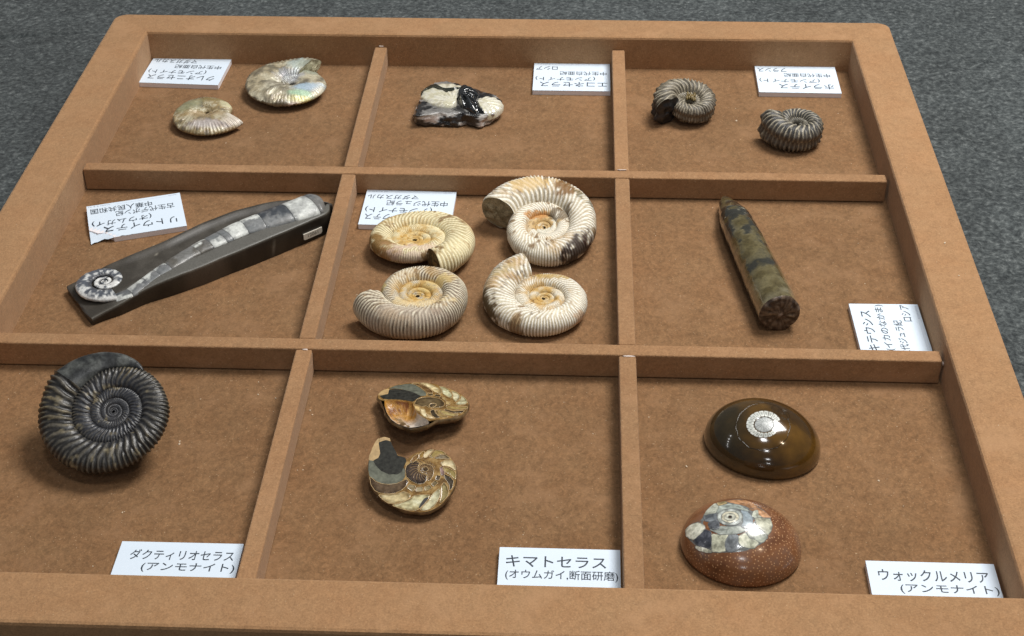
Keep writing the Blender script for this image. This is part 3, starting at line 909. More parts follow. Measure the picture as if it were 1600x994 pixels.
# ------------------------------------------------------------------ fossils: cut, polished and slab pieces
# outlines measured on the fossils, millimetres in each piece's own plane
NAUT_B = {
    'at': (-0.01541, 0.10352, -0.01824),
    'lean': 12,
    'outline': ((-28.5, 26), (-25.4, 27.4), (-22, 26.5), (-20.9, 23.1), (-19.2, 19.8), (-17.6, 16.8), (-16, 14.2), (-13.7, 13.2), (-10.9, 12), (-9.7, 10.7), (-8.3, 13.4), (-5.3, 15.8), (-2.7, 17.2), (1, 18.7), (4.7, 19.1), (9.1, 18.2), (13.1, 16), (16, 12.7), (18.4, 8.8), (19.8, 4.2), (20.2, -1), (19.9, -6.2), (18.6, -10.8), (16.3, -15.4), (13.5, -19.9), (10, -23.5), (6, -25.8), (0.9, -26.8), (-4.9, -26.4), (-10.9, -24.4), (-16.4, -21.4), (-21.5, -17.7), (-25.6, -13.4), (-29.3, -8.3), (-31.5, -2.5), (-32.3, 2.7), (-32.8, 9.4), (-32.4, 13.4), (-31.1, 19.5), (-29.7, 23.9)),
    'edge_strip': ((-28.5, 26), (-29.7, 23.9), (-31.1, 19.5), (-32.4, 13.4), (-32.6, 10), (-30.1, 9.6), (-27.1, 11.8), (-26.6, 14.9), (-27.9, 20.9)),
    'edge_tip': ((-28.2, 25.7), (-25.3, 27.1), (-22.2, 26.2), (-21.5, 24.3), (-24, 25.1), (-27.8, 23.3)),
    'sediment_dark': ((-27.9, 22.9), (-24, 24.8), (-21.4, 23.8), (-19.4, 19.5), (-17.5, 16.3), (-16.2, 13.3), (-11.4, 11.8), (-10.7, 9.3), (-11.2, 8), (-12.7, 2), (-14.7, -0), (-20, 0.1), (-24.5, 2.3), (-28.1, 6.2), (-29.8, 9.3), (-27, 11.4), (-26.2, 14.9)),
    'sediment_pale': ((-32.4, 9.5), (-30.1, 9), (-27.8, 5.2), (-24.2, 1.4), (-19.7, -0.8), (-14.6, -0.6), (-12.4, 1.3), (-11.3, 4.3), (-10.5, -1.8), (-12.1, -4.6), (-15.1, -6.5), (-19.3, -7.1), (-23.6, -6.7), (-27.6, -4.9), (-30.9, -1.7), (-32, 2.7)),
    'chambers': ((((-30.7, -2.8), (-27.5, -5.8), (-23.5, -7.6), (-19.3, -8), (-14.5, -7.2), (-11.5, -5.3), (-9, -3.8), (-8.1, -5.4), (-9.1, -8.4), (-11.5, -11.3), (-15, -13.6), (-19.7, -14.2), (-24, -13.6), (-26.8, -12.1), (-29.3, -8.3)), (0.125, 0.09, 0.065)), (((-24.1, -15.4), (-19.1, -15.2), (-14.4, -14.6), (-9.8, -12.7), (-6.5, -14.2), (-5.8, -15.2), (-6.8, -17.3), (-10.2, -19.8), (-14.3, -20.9), (-18, -20.9), (-21.7, -18.1)), (0.55, 0.49, 0.34)), (((-15.5, -22.3), (-11.7, -21.5), (-6.7, -18.4), (-3.2, -15.3), (1.5, -14.7), (5.4, -14.6), (4.8, -17), (2.5, -20.9), (0.1, -24.1), (-1.9, -25.3), (-7.1, -25.3), (-11.4, -24.1)), (0.56, 0.56, 0.42)), (((6.6, -15.6), (7.7, -13.2), (10.5, -10), (11.2, -10.5), (11.3, -14.2), (10.4, -18.1), (8.3, -22.5), (5.4, -24.7), (1.7, -25.4), (1, -24.8), (3.2, -21.6), (5.6, -18.3)), (0.53, 0.54, 0.44)), (((12, -7.8), (13.2, -5.4), (15.1, -8.4), (16.1, -12.2), (15.6, -15.2), (12.9, -19), (11.9, -19.6), (12.5, -15.5), (12.3, -11)), (0.3, 0.26, 0.14)), (((13.6, -2.4), (13.2, 0.5), (16.4, -1.3), (18.5, -4.1), (18.1, -8.7), (17.3, -10.5), (16.6, -7), (15.1, -4.3)), (0.055, 0.045, 0.035)), (((12.7, 3.4), (11.8, 5.7), (14.9, 5.1), (18.7, 2.7), (19.5, 0.3), (19.5, -2.7), (16.8, 0.3)), (0.3, 0.25, 0.11)), (((11.1, 7.3), (10.5, 9.1), (13.4, 11.1), (16.7, 10.4), (18.6, 7.4), (19.3, 3.9), (15.9, 6.4)), (0.6, 0.55, 0.41)), (((8.5, 12.1), (6.5, 12.5), (9.4, 14.6), (12.6, 14.6), (15.4, 12.2), (12.2, 12.2)), (0.22, 0.19, 0.15)), (((5.2, 13), (3, 13.1), (4.5, 16.2), (7, 17.9), (10.3, 17.4), (12.4, 15.8), (8.8, 15.7)), (0.34, 0.27, 0.11)), (((1.4, 12.9), (-0, 12.5), (0.3, 15.4), (2.2, 17.8), (5.1, 18.5), (3.7, 16.7)), (0.6, 0.55, 0.42)), (((-1.3, 12.4), (-3.1, 11.7), (-2.9, 14.7), (-1.5, 16.3), (-0.2, 17), (-0.5, 14.9)), (0.3, 0.2, 0.07)), (((-4.9, 10.9), (-6.7, 8.4), (-7.8, 9.4), (-6.3, 12.5), (-3.8, 14.9), (-3.8, 12.2)), (0.2, 0.12, 0.05))),
    'inner': ((((-10.1, 2.7), (-9.7, 5.9), (-7.3, 8.6), (-4.4, 9.7), (-2.8, 8.5), (-3.5, 4.9), (-3, 2.1), (0.2, 0.2), (2.3, -0.5), (2.5, -4), (1.2, -6.2), (-2.4, -6.7), (-6.2, -4.6), (-9, -1.7)), (0.062, 0.045, 0.04)), (((-1.3, 6.8), (0.7, 7.7), (4.5, 6.8), (6.2, 3.8), (6.2, -0.1), (4.7, -3.3), (3.7, -4.2), (3.8, -0.8), (1.9, 1.3), (-0.2, 1.5), (-1.7, 3.6), (-2.1, 5.4)), (0.16, 0.105, 0.055)), (((-0.5, 4.8), (1.9, 5.4), (3, 3.7), (1.9, 2.5), (0.2, 2.9)), (0.07, 0.05, 0.035)), (((10.1, 5.3), (11.5, 6.5), (12.7, 3.4), (12.7, -0.4), (11.3, 0.2)), (0.23, 0.16, 0.17))),
    'cells': ((((-8.2, -9.6), (-7, -7.3), (-3.4, -8.3), (-3.9, -11.3), (-5.1, -12.2)), (0.26, 0.23, 0.17)), (((-2.5, -9.3), (0.9, -9.2), (1.1, -11.7), (-2.8, -12.2)), (0.34, 0.31, 0.24)), (((2, -9.1), (4.8, -7.5), (6.1, -9.5), (4, -11), (2.4, -11.4)), (0.3, 0.27, 0.19)), (((5.8, -6.6), (7.8, -4.3), (9.6, -5.6), (7.3, -8.3)), (0.16, 0.13, 0.08)), (((7.9, -3.3), (8.5, -0.3), (10.8, -0.8), (10, -4)), (0.09, 0.07, 0.05))),
    'hub': ((0.6, 3.3), (0.6, 3.3)),
    'slit': ((((4.5, -16.3), (4.2, -18.9), (1.6, -22.8), (0.1, -23.8), (0.9, -20.9), (2.7, -17.3)), (0.012, 0.01, 0.008)),),
}
NAUT_A = {
    'at': (-0.01979, 0.17269, -0.02024),
    'lean': -11,
    'outline': ((-31.2, 10.1), (-29.6, 14.8), (-25.8, 19.7), (-21.8, 23.1), (-17.7, 25.2), (-12.6, 26.9), (-7.3, 27.6), (-2.5, 27.5), (2.4, 26.6), (7.1, 23.5), (12.6, 20.5), (18.2, 16.1), (21.9, 12.1), (25.3, 7.2), (26.8, 0.9), (27.1, -5.4), (26.1, -9.9), (23.9, -14.4), (20.7, -17.1), (16.7, -19), (12.6, -20.3), (8.5, -21.6), (4.8, -27.3), (-0.6, -31.4), (-6.2, -33.4), (-8.8, -32.2), (-14.7, -28.7), (-19.5, -23.3), (-23.7, -13.9), (-26.1, -5.1), (-28.4, 2), (-31, 5.5)),
    'cavity': ((-26.3, 2.1), (-22.6, 3.2), (-17.8, 2.9), (-12.5, 2.3), (-8, -0.2), (-7, -5.1), (-5.2, -10.4), (-2.9, -15.1), (0.3, -18.9), (3.5, -21.8), (4.8, -26.5), (2.1, -29), (-0.7, -30.3), (-6.3, -32.3), (-8.9, -31.2), (-14.7, -27.8), (-19.4, -22), (-23.2, -13), (-25.2, -5.1)),
    'face': ((-31.2, 10.1), (-29.6, 14.8), (-25.8, 19.7), (-21.8, 23.1), (-17.7, 25.2), (-12.6, 26.9), (-7.3, 27.6), (-2.5, 27.5), (2.4, 26.6), (7.1, 23.5), (12.6, 20.5), (18.2, 16.1), (21.9, 12.1), (25.3, 7.2), (26.8, 0.9), (27.1, -5.4), (26.1, -9.9), (23.9, -14.4), (20.7, -17.1), (16.7, -19), (12.6, -20.3), (8.5, -21.6), (4.4, -23.1), (3.5, -21.8), (0.3, -18.9), (-2.9, -15.1), (-5.2, -10.4), (-7, -5.1), (-8, -0.2), (-12.5, 2.3), (-17.8, 2.9), (-22.6, 3.2), (-26.3, 2.1), (-28.5, 2.5), (-31, 5.5)),
    'edge_tip': ((-30.9, 9.9), (-29.5, 14.4), (-28, 16.4), (-25.2, 17.5), (-24.8, 13.7), (-24.9, 11.5), (-29.7, 9)),
    'sediment_dark': ((-29.5, 8), (-24.7, 10.7), (-24.7, 16.7), (-21.2, 17.8), (-15.8, 16.7), (-10.3, 14.1), (-6.6, 11.1), (-4.2, 8.5), (-6.8, 5), (-8.2, 1.8), (-12.7, 3.4), (-18, 4.5), (-24, 4.2), (-27, 5)),
    'sediment_pale': ((-25.1, 18.3), (-21.7, 22), (-16.7, 24.1), (-12.4, 25.3), (-8.6, 23.1), (-4.7, 18.6), (-1.3, 13.3), (-1, 10.3), (-3.8, 9.4), (-6.7, 12.3), (-11.4, 15.8), (-16.9, 18.2), (-21.4, 19.1)),
    'chambers': ((((-11.3, 25.8), (-7.1, 25.5), (-1.9, 21.5), (1.9, 17.2), (3.2, 13.7), (-0.3, 14), (-3.9, 19.4), (-7.9, 24)), (0.16, 0.1, 0.05)), (((-5.8, 26.5), (-2, 26.7), (2.7, 23.7), (6.5, 19.2), (8.9, 14.8), (8, 12.6), (4.4, 15.2), (0.3, 20.9), (-3.6, 24.9)), (0.62, 0.56, 0.39)), (((6.9, 22.4), (9.9, 21.6), (13.1, 17.7), (15.3, 12.2), (15.7, 7.1), (13.5, 8.8), (9.9, 13.1), (8.5, 18.4)), (0.54, 0.57, 0.44)), (((15.2, 16.6), (18.2, 14.9), (20.6, 10.6), (20.5, 5.3), (18.8, 2.7), (17, 6.1), (16.5, 11.4)), (0.6, 0.6, 0.48)), (((21.8, 10.3), (24.4, 6.9), (26, 1.8), (24.6, -0.7), (20.5, -1.8), (19.2, 0.1), (21, 3.3), (22, 7)), (0.49, 0.51, 0.41)), (((13.4, -3.5), (19.8, -5), (26.4, -3.8), (26.5, -6), (20, -7.6), (14, -5.8)), (0.32, 0.25, 0.1)), (((12.9, -7.9), (18.1, -10.3), (25, -9.1), (23.6, -11.9), (18.2, -12.2), (13, -9.4)), (0.045, 0.03, 0.018)), (((10, -9), (12.6, -10.6), (17.9, -13.8), (21.8, -14), (18.5, -16.1), (12.9, -14.2), (10.7, -11.4)), (0.36, 0.3, 0.14)), (((7.1, -9.8), (9, -9.1), (11.1, -14.1), (15.4, -17.3), (12.4, -18.1), (8.8, -14.8)), (0.3, 0.22, 0.1)), (((4.2, -10), (5.9, -8.8), (7.2, -13.4), (10.5, -18.8), (7.4, -19.3), (5.1, -15)), (0.055, 0.04, 0.022)), (((-2.4, -7.8), (0, -8.6), (2, -16.2), (3, -19.3), (1, -17.8), (-1.4, -13.6)), (0.66, 0.59, 0.43)), (((-6.2, -4.4), (-3.4, -4.7), (-2.4, -10.9), (-3.4, -10.9), (-5.4, -7.6)), (0.55, 0.42, 0.22)), (((2.1, -14.7), (5, -16.3), (7.6, -19.7), (4.1, -19.9)), (0.62, 0.5, 0.34))),
    'inner': ((((-6.6, 0.3), (-5.8, 4.7), (-2.7, 6.7), (1.6, 7.7), (5.9, 6.9), (9.5, 4.5), (11.7, 0.2), (11.8, -3.2), (9.5, -5.4), (5.4, -6.4), (7.4, -3.1), (6.9, -0.9), (5.5, 0.1), (3.2, -0.5), (2.1, -2.9), (2.8, -6), (0.9, -3.6), (-1.6, -4.6), (-4.2, -2.9), (-6.4, -2.2)), (0.115, 0.085, 0.045)), (((2.8, -4.2), (3.3, -1.5), (5.6, -0.9), (6.7, -2.5), (5.9, -4.7), (3.7, -5.7)), (0.06, 0.045, 0.03))),
    'cells': ((((-0.1, 12.4), (3.2, 12), (3.8, 10), (1.4, 9.8)), (0.05, 0.04, 0.025)), (((5, 11.6), (8.5, 10.4), (8.3, 8.4), (5.1, 9.5)), (0.05, 0.04, 0.025)), (((9.8, 8.5), (12.3, 6.4), (12.2, 3.7), (10, 6.5)), (0.36, 0.27, 0.13)), (((12.8, 2.8), (15, 1.1), (15.5, -1.2), (13.2, -1.3)), (0.42, 0.33, 0.18))),
}
DOME1 = {
    'x': 0.189,
    'y': 0.1505,
    'a': 0.036,
    'b': 0.0312,
    'c': 0.0248,
    'rot': -25,
    'c0': (2.7, -9.9),
    'ring_out': ((11.5, -5.2), (8.4, -0.9), (3.7, 1.2), (-1.4, 0.3), (-5.5, -3.2), (-7.6, -8.1), (-7.1, -13.1), (-4.1, -16.9), (0.5, -18.6), (5.6, -17.9), (9.8, -14.9), (12, -10.3)),
    'ring_in': ((8.6, -7.1), (6.8, -4.7), (4, -3.6), (0.8, -4.2), (-1.7, -6.2), (-3, -9.1), (-2.8, -12), (-1, -14.2), (1.8, -15.2), (4.9, -14.7), (7.5, -12.9), (8.8, -10.1)),
    'big': ((17.1, -2.7), (11.7, 5.6), (3.5, 10.7), (-5, 9.7), (-11.3, 2.8), (-14.2, -6.5), (-13.1, -15.3), (-8.1, -21.7), (-0.4, -24.7), (7.9, -23.7), (14.7, -19.1), (18.1, -11.6)),
    'loops': (((6.5, 3.3), (6.6, 9.1), (10.2, 9.4), (13.2, 6.6), (14.3, 4.2), (13, 0.9), (11.2, 0.2)), ((7.8, 3.7), (7.8, 8.2), (10.5, 7.5), (10.8, 4.7)), ((1.1, 5.9), (2.3, 11.2), (5.8, 9.8), (6, 4))),
    'arm': ((8.7, -5.2), (10, -2.2), (13.2, -2), (14.4, -4.5), (12, -6.1), (10, -7.2)),
}
DOME2 = {
    'x': 0.169,
    'y': 0.0612,
    'a': 0.0342,
    'b': 0.0312,
    'c': 0.0222,
    'rot': -15,
    'c0': (-6.4, -1.4),
    'pieces': ((((-22.3, 0.1), (-21, 5.7), (-18.2, 12.2), (-15.3, 6.7), (-16.2, 1), (-19.5, 1.1)), (0.5, 0.52, 0.48)), (((-22.4, -0.4), (-19.4, 0.4), (-15.8, 0.6), (-14.4, -3.9), (-17.6, -5.6), (-20.6, -4.3)), (0.17, 0.19, 0.23)), (((-18.5, -6.5), (-17, -5.8), (-14, -4.3), (-12.2, -7.5), (-12.1, -10.8), (-14.7, -11.4), (-17.1, -9.4)), (0.12, 0.13, 0.16)), (((-29.8, -9.6), (-31.1, -5), (-28.8, -4.2), (-24.4, -4.7), (-20.4, -7.9), (-19.7, -10), (-21.5, -12.8), (-24.4, -14.6), (-26.8, -13.3)), (0.56, 0.56, 0.5)), (((-24.5, -15.3), (-21.4, -13.4), (-19.3, -10.6), (-15.8, -12.6), (-14.5, -17.1), (-14, -20.5), (-16.9, -20.6), (-21.2, -18.6)), (0.055, 0.06, 0.085)), (((-14.8, -13.8), (-11.3, -14.4), (-5.9, -14.2), (-7, -17.5), (-6.7, -20.1), (-5.6, -22.3), (-8.8, -22.9), (-12.7, -22.4), (-14, -18.2)), (0.52, 0.53, 0.45)), (((-6.8, -17.5), (-5.1, -14), (-1.1, -13), (0.2, -15.3), (0.5, -18), (2, -19.7), (-2.3, -22.3), (-4.9, -22)), (0.2, 0.22, 0.26)), (((0.1, -13.6), (2.9, -11), (5.8, -13.9), (9, -13.3), (11.4, -14.1), (9.4, -17.6), (6.2, -18.4), (2.3, -18.4), (0.5, -16.4)), (0.54, 0.56, 0.48)), (((3.9, -10.1), (5.6, -7.7), (9.8, -6), (14, -7.3), (15.2, -8.7), (13.4, -12.7), (11.6, -13.5), (8.9, -12.8), (5.8, -12.9)), (0.36, 0.39, 0.36)), (((6.2, 1.2), (10.3, 3.7), (14.1, 4.8), (16.1, 0.8), (16, -4), (14.9, -7.5), (11.9, -5.2), (8.4, -4.6)), (0.42, 0.42, 0.36)), (((-16.8, -10.7), (-11, -13.6), (-4.4, -13.4), (0.7, -11.3), (2.6, -9.5), (-0, -7.5), (-5.3, -9), (-11.4, -8.9), (-11.9, -11.8)), (0.38, 0.41, 0.41)), (((0.3, -7.8), (1, -4), (-0.4, 0.4), (-2.4, 5.3), (0.9, 5.4), (4.5, 1.3), (5.7, -3.9), (3.4, -7.9)), (0.3, 0.36, 0.44)), (((4.3, 2.1), (4.6, 7), (6.3, 9), (7.3, 4.4), (9.7, 3.9), (6.1, 1.6)), (0.48, 0.5, 0.46)), (((-15.2, 7.8), (-10.1, 10.7), (-3.8, 10.2), (2, 5.8), (-0.3, 5.9), (-4.9, 6.6), (-10.4, 5.7), (-14.1, 1.8), (-15.5, 0.5)), (0.33, 0.37, 0.37)), (((-22.9, -18.5), (-16.8, -21.1), (-12.6, -22.8), (-15.4, -22.5), (-20.2, -20.6)), (0.6, 0.6, 0.52))),
    'ring': (((-0, -0.3), (-1.6, 3), (-4.8, 5.2), (-8.7, 5.7), (-12.2, 4.2), (-14.4, 1.3), (-14.7, -2.4), (-13, -5.7), (-9.8, -7.9), (-6, -8.2), (-2.5, -6.8), (-0.3, -3.9)), ((-2.1, -0.9), (-3.3, 1.4), (-5.5, 2.9), (-8.2, 3.2), (-10.7, 2.2), (-12.3, 0.2), (-12.5, -2.4), (-11.3, -4.7), (-9.1, -6.2), (-6.4, -6.5), (-3.9, -5.5), (-2.4, -3.4)), ((-4, -1.4), (-4.8, 0.1), (-6.2, 1.1), (-7.9, 1.3), (-9.4, 0.7), (-10.4, -0.7), (-10.5, -2.3), (-9.8, -3.8), (-8.4, -4.8), (-6.7, -4.9), (-5.1, -4.3), (-4.2, -3)), ((-6, -1.7), (-6.3, -1.1), (-6.8, -0.6), (-7.5, -0.5), (-8.2, -0.8), (-8.5, -1.4), (-8.6, -2.1), (-8.3, -2.8), (-7.7, -3.2), (-7, -3.3), (-6.4, -3), (-6, -2.5))),
    'tan': ((((-17.2, 12.6), (-12.9, 14.1), (-11.3, 11), (-15.4, 8.7)), (0.42, 0.28, 0.13)), (((-12.9, 13.8), (-7.7, 17), (-2.2, 18.2), (2.7, 16), (6.1, 12.5), (2.6, 8.7), (-1.1, 10.6), (-6.9, 11.6)), (0.48, 0.22, 0.1)), (((1.3, 8.1), (6.1, 11.9), (10.5, 9.5), (14.4, 6.6), (10.2, 4.2), (7.7, 4.1), (6.3, 9), (3.5, 7)), (0.46, 0.22, 0.11))),
    'plate': ((-17.3, 13.4), (-12.1, 15.7), (-5.9, 19.8), (0, 18.6), (5.8, 14.4), (10.9, 11), (14.4, 7), (16.6, 2), (16.6, -4.4), (15.3, -9.6), (13.2, -14.2), (9.5, -18), (5.1, -20.9), (-0, -22.6), (-6.4, -23.5), (-12.5, -23.2), (-19.5, -21.1), (-23.4, -18.3), (-27.7, -13.9), (-30.6, -8.9), (-31.4, -4.7), (-29.2, -3.6), (-24.5, -4.2), (-23.2, -2.1), (-22.6, 1.4), (-20.6, 6.7)),
}
SLAB = {
    'back': ((-284.6, 299.3, 5.6), (-276.2, 306.8, 6.7), (-267.5, 314.2, 8.7), (-257.7, 322, 10.7), (-243.7, 332.6, 13.3), (-223.8, 346.3, 15.7), (-202.3, 369.2, 16.5), (-180.6, 386.2, 17.4), (-157.4, 397.6, 18), (-142.5, 401.3, 18)),
    'front': ((-256.7, 261, 6), (-252.5, 265.3, 6.9), (-239.6, 274, 9.8), (-226.5, 287.6, 12.5), (-210, 297.7, 15.5), (-188.4, 313.8, 16.2), (-179.6, 322, 16.5), (-162.4, 335.9, 17.2), (-145, 350.8, 18), (-127.3, 367.3, 18), (-111.3, 381.9, 18)),
    'ledge': ((-234.8, 280, 10.9), (-222.1, 295.5, 13.5), (-211.6, 305.1, 15.5), (-198.8, 319.4, 15.9), (-190.8, 325, 16.2), (-176.1, 338.4, 16.8), (-152.4, 355.7, 17.7), (-131.7, 372.5, 18), (-111.1, 386.4, 18)),
    'axis': ((-244.7, 280.7, 9.1, 11), (-235.5, 284.6, 10.9, 10), (-227.9, 295, 12.5, 12), (-220.9, 304.9, 14, 13), (-213.2, 313.4, 15.5, 14), (-204.4, 325.4, 15.8, 15), (-195.6, 336, 16.1, 17), (-184.3, 346.7, 16.5, 20), (-172.9, 358.3, 17, 22), (-161, 366.6, 17.5, 25), (-150.6, 373.2, 17.9, 28), (-142.6, 378.6, 18, 30), (-130.2, 387.1, 18, 33), (-117.7, 394.7, 18, 34), (-113.2, 396.6, 18, 31)),
    'coil': (-256.8, 299.8),
    'seg': ((-474.1, 748.9),),
    'sticker': ((-127.2, 365.6), (-115.3, 376.4)),
}
ACON = {
    'at': (-0.03192, 0.56177, -0.01744),
    'big': ((-28.9, 16.8), (-27.7, 25.2), (-24, 33.7), (-17.7, 39.4), (-8.8, 41.7), (-0.8, 40.2), (5.8, 35.8), (9.2, 31.6), (7, 26.2), (3.8, 23.7), (2.8, 15.3), (3.7, 5.9), (3.4, -1.1), (-0.2, -4.4), (-5.1, -4.8), (-11.9, -2.7), (-19, 2.4), (-25.1, 9.2)),
    'crack': ((-28.6, 19.8), (-28.7, 26.3), (-25.3, 29.5), (-17.1, 32.9), (-14.5, 28.6), (-10.8, 23.9), (-7.3, 22.2), (-1.8, 24.1), (5.2, 27.9), (5, 22.5), (2, 18.3), (-2.1, 20.2), (-5.8, 17.4), (-7.9, 19.5), (-11.8, 23), (-14.9, 26.1), (-17.3, 27.9), (-23.4, 27.1), (-27.4, 22.2)),
    'black': ((3.9, 22.5), (5.8, 27.3), (9.4, 32.9), (13.5, 30), (18.4, 24.1), (22.6, 18.8), (19.2, 11.1), (21.2, 0.6), (23.6, -7.4), (27.8, -12.8), (21.7, -12.6), (15, -9.9), (9.1, -4.4), (4.7, 3.6), (3.4, 14.2)),
    'right': ((19.2, 11.1), (22.7, 16.5), (28.1, 19.6), (34.3, 18.6), (39, 14), (42.7, 5.9), (40.9, -1.1), (36.8, -8.2), (32.1, -12.3), (27.7, -12.4), (24.1, -6.2), (21.5, 0.6)),
    'foot': ((-31.3, -7.9), (-29.1, -13.5), (-21.3, -15), (-13, -15.5), (0.7, -15.1), (11.5, -11.7), (17.2, -14.6), (22.8, -16.5), (29.6, -10.1), (33.7, -5.4), (36.6, 2.7), (40.5, 15)),
    'top': ((-30, -16.7), (-28.6, -2.9), (-28, 12.3), (-29.3, 20.6), (-27.8, 31.4), (-23.4, 39.4), (-17.6, 43.9), (-9.2, 46), (0, 44.4), (8.4, 37.3), (17.9, 30.3), (22.2, 24.4), (29.4, 26.4), (36.9, 21.3), (43.1, 8.5), (40.8, -0.9), (36.3, -10.2), (28.4, -15), (17.5, -15.3), (3.5, -11.1), (-10.2, -11.5), (-20.7, -16.4)),
}


_mats = {}


def stone(col, rough=0.22, coat=0.35, var=0.25, vs=260):
    k = (tuple(round(c, 3) for c in col), rough, coat)
    if k not in _mats:
        _mats[k] = plain_mat('polished_mineral', tuple(col), rough, var, vs, 0.5, coat, 0.12)
    return _mats[k]


def crystal(col, amber=False):
    """milky calcite: cloudy, with paler and darker veils"""
    k = ('x', amber) + tuple(round(c, 3) for c in col)
    if k not in _mats:
        m, nt, b = new_mat('calcite')
        co = coords(nt)
        a = tuple(c * 0.55 for c in col)
        if amber:
            col = (col[0] * 1.0, col[1] * 0.90, col[2] * 0.72)
            a = (col[0] * 0.55, col[1] * 0.42, col[2] * 0.24)
        hi = tuple(min(0.8, c * 1.22 + 0.03) for c in col)
        n = noise(nt, co, 190, 5, 0.62)
        nt.links.new(ramp(nt, n, ((0.30, a), (0.5, col), (0.68, hi))), b.inputs['Base Color'])
        b.inputs['Roughness'].default_value = 0.32
        b.inputs['Coat Weight'].default_value = 0.12
        b.inputs['Coat Roughness'].default_value = 0.1
        bump(nt, b, n, 0.25, 0.0006)
        _mats[k] = m
    return _mats[k]


def dense(poly, step):
    P = np.asarray(poly, float)
    out = []
    for i in range(len(P)):
        a, b = P[i], P[(i + 1) % len(P)]
        k = max(1, int(np.ceil(np.linalg.norm(b - a) / step)))
        for j in range(k):
            out.append(a + (b - a) * j / k)
    return np.array(out)


def smooth_poly(poly, step, n=2):
    P = dense(poly, step)
    for _ in range(n):
        P = 0.25 * np.roll(P, 1, 0) + 0.5 * P + 0.25 * np.roll(P, -1, 0)
    return P


def swell(P, by):
    """move a closed outline outwards by a distance"""
    d = np.roll(P, -1, 0) - np.roll(P, 1, 0)
    n_ = np.column_stack([d[:, 1], -d[:, 0]])
    n_ /= np.maximum(np.linalg.norm(n_, axis=1, keepdims=True), 1e-9)
    area = 0.5 * np.sum(P[:, 0] * np.roll(P[:, 1], -1) - np.roll(P[:, 0], -1) * P[:, 1])
    return P + n_ * by * (1 if area > 0 else -1)


def pieces_on_plane(name, items, parent, z0, z1, matf, wob=0.15, seed=0, grow=0.42):
    for i, (poly, col) in enumerate(items):
        P = swell(smooth_poly(poly, 0.5, 1), grow) * 0.001
        q = np.array([vnoise(np.column_stack([P, 0 * P[:, 0]]), 900, seed + i), vnoise(np.column_stack([P, 0 * P[:, 0]]), 900, seed + 50 + i)]).T - 0.5
        P = P + q * wob * 0.001
        V, F = prism(P, z0 * 0.001, z1 * 0.001, 0.00012)
        mesh_obj(name, V, F, matf(col), parent, smooth=False)


def half_bowl(name, outline, D, mat, parent, c0, c1, seed, bulge=1.02, z0=0.0):
    P = smooth_poly(outline, 1.2, 2) * 0.001
    c = P.mean(0)
    lv = [(1.0, 0.0), (bulge, -0.16), (0.99, -0.36), (0.91, -0.6), (0.76, -0.8), (0.52, -0.94), (0.25, -0.99), (0.02, -1.0)]
    V = np.array([np.column_stack([c + (P - c) * s, np.full(len(P), z0 + d * D)]) for s, d in lv])
    q = fbm(V, 160, 4, seed).reshape(V.shape[:2]) - 0.5
    V[1:] += q[1:, :, None] * 0.0012
    C = mixc(c0, c1, sstep(0.4, 0.62, fbm(V, 260, 4, seed + 1).reshape(V.shape[:2])))
    return mesh_obj(name, V.reshape(-1, 3), grid_faces(len(lv), len(P), True), mat, parent, C)


def flat_cap(name, outline, z, mat, parent, th=0.4):
    P = smooth_poly(outline, 1.2, 2) * 0.001
    V, F = prism(P, (z - th) * 0.001, z * 0.001, 0.0)
    return mesh_obj(name, V, F, mat, parent, smooth=False)


SIDE = attr_mat('nautilus_outside', 0.38, 0.4, 350, 0.5, 0.0006, 400, 0.5, 0.15)
SEPT = stone((0.50, 0.355, 0.175), 0.3, 0.25, 0.3)
CALC = attr_mat('cut_calcite', 0.20, 0.42, 330, 0.3, 0.0005, 300, 0.5, 0.45)


def amber_mat():
    m, nt, b = new_mat('amber_calcite')
    co = coords(nt)
    n = noise(nt, co, 210, 5, 0.65)
    nt.links.new(ramp(nt, n, ((0.30, (0.060, 0.030, 0.008)), (0.48, (0.21, 0.115, 0.030)), (0.66, (0.40, 0.265, 0.105)))), b.inputs['Base Color'])
    b.inputs['Roughness'].default_value = 0.22
    b.inputs['Coat Weight'].default_value = 0.4
    bump(nt, b, n, 0.2, 0.0005)
    return m


WALL = amber_mat()


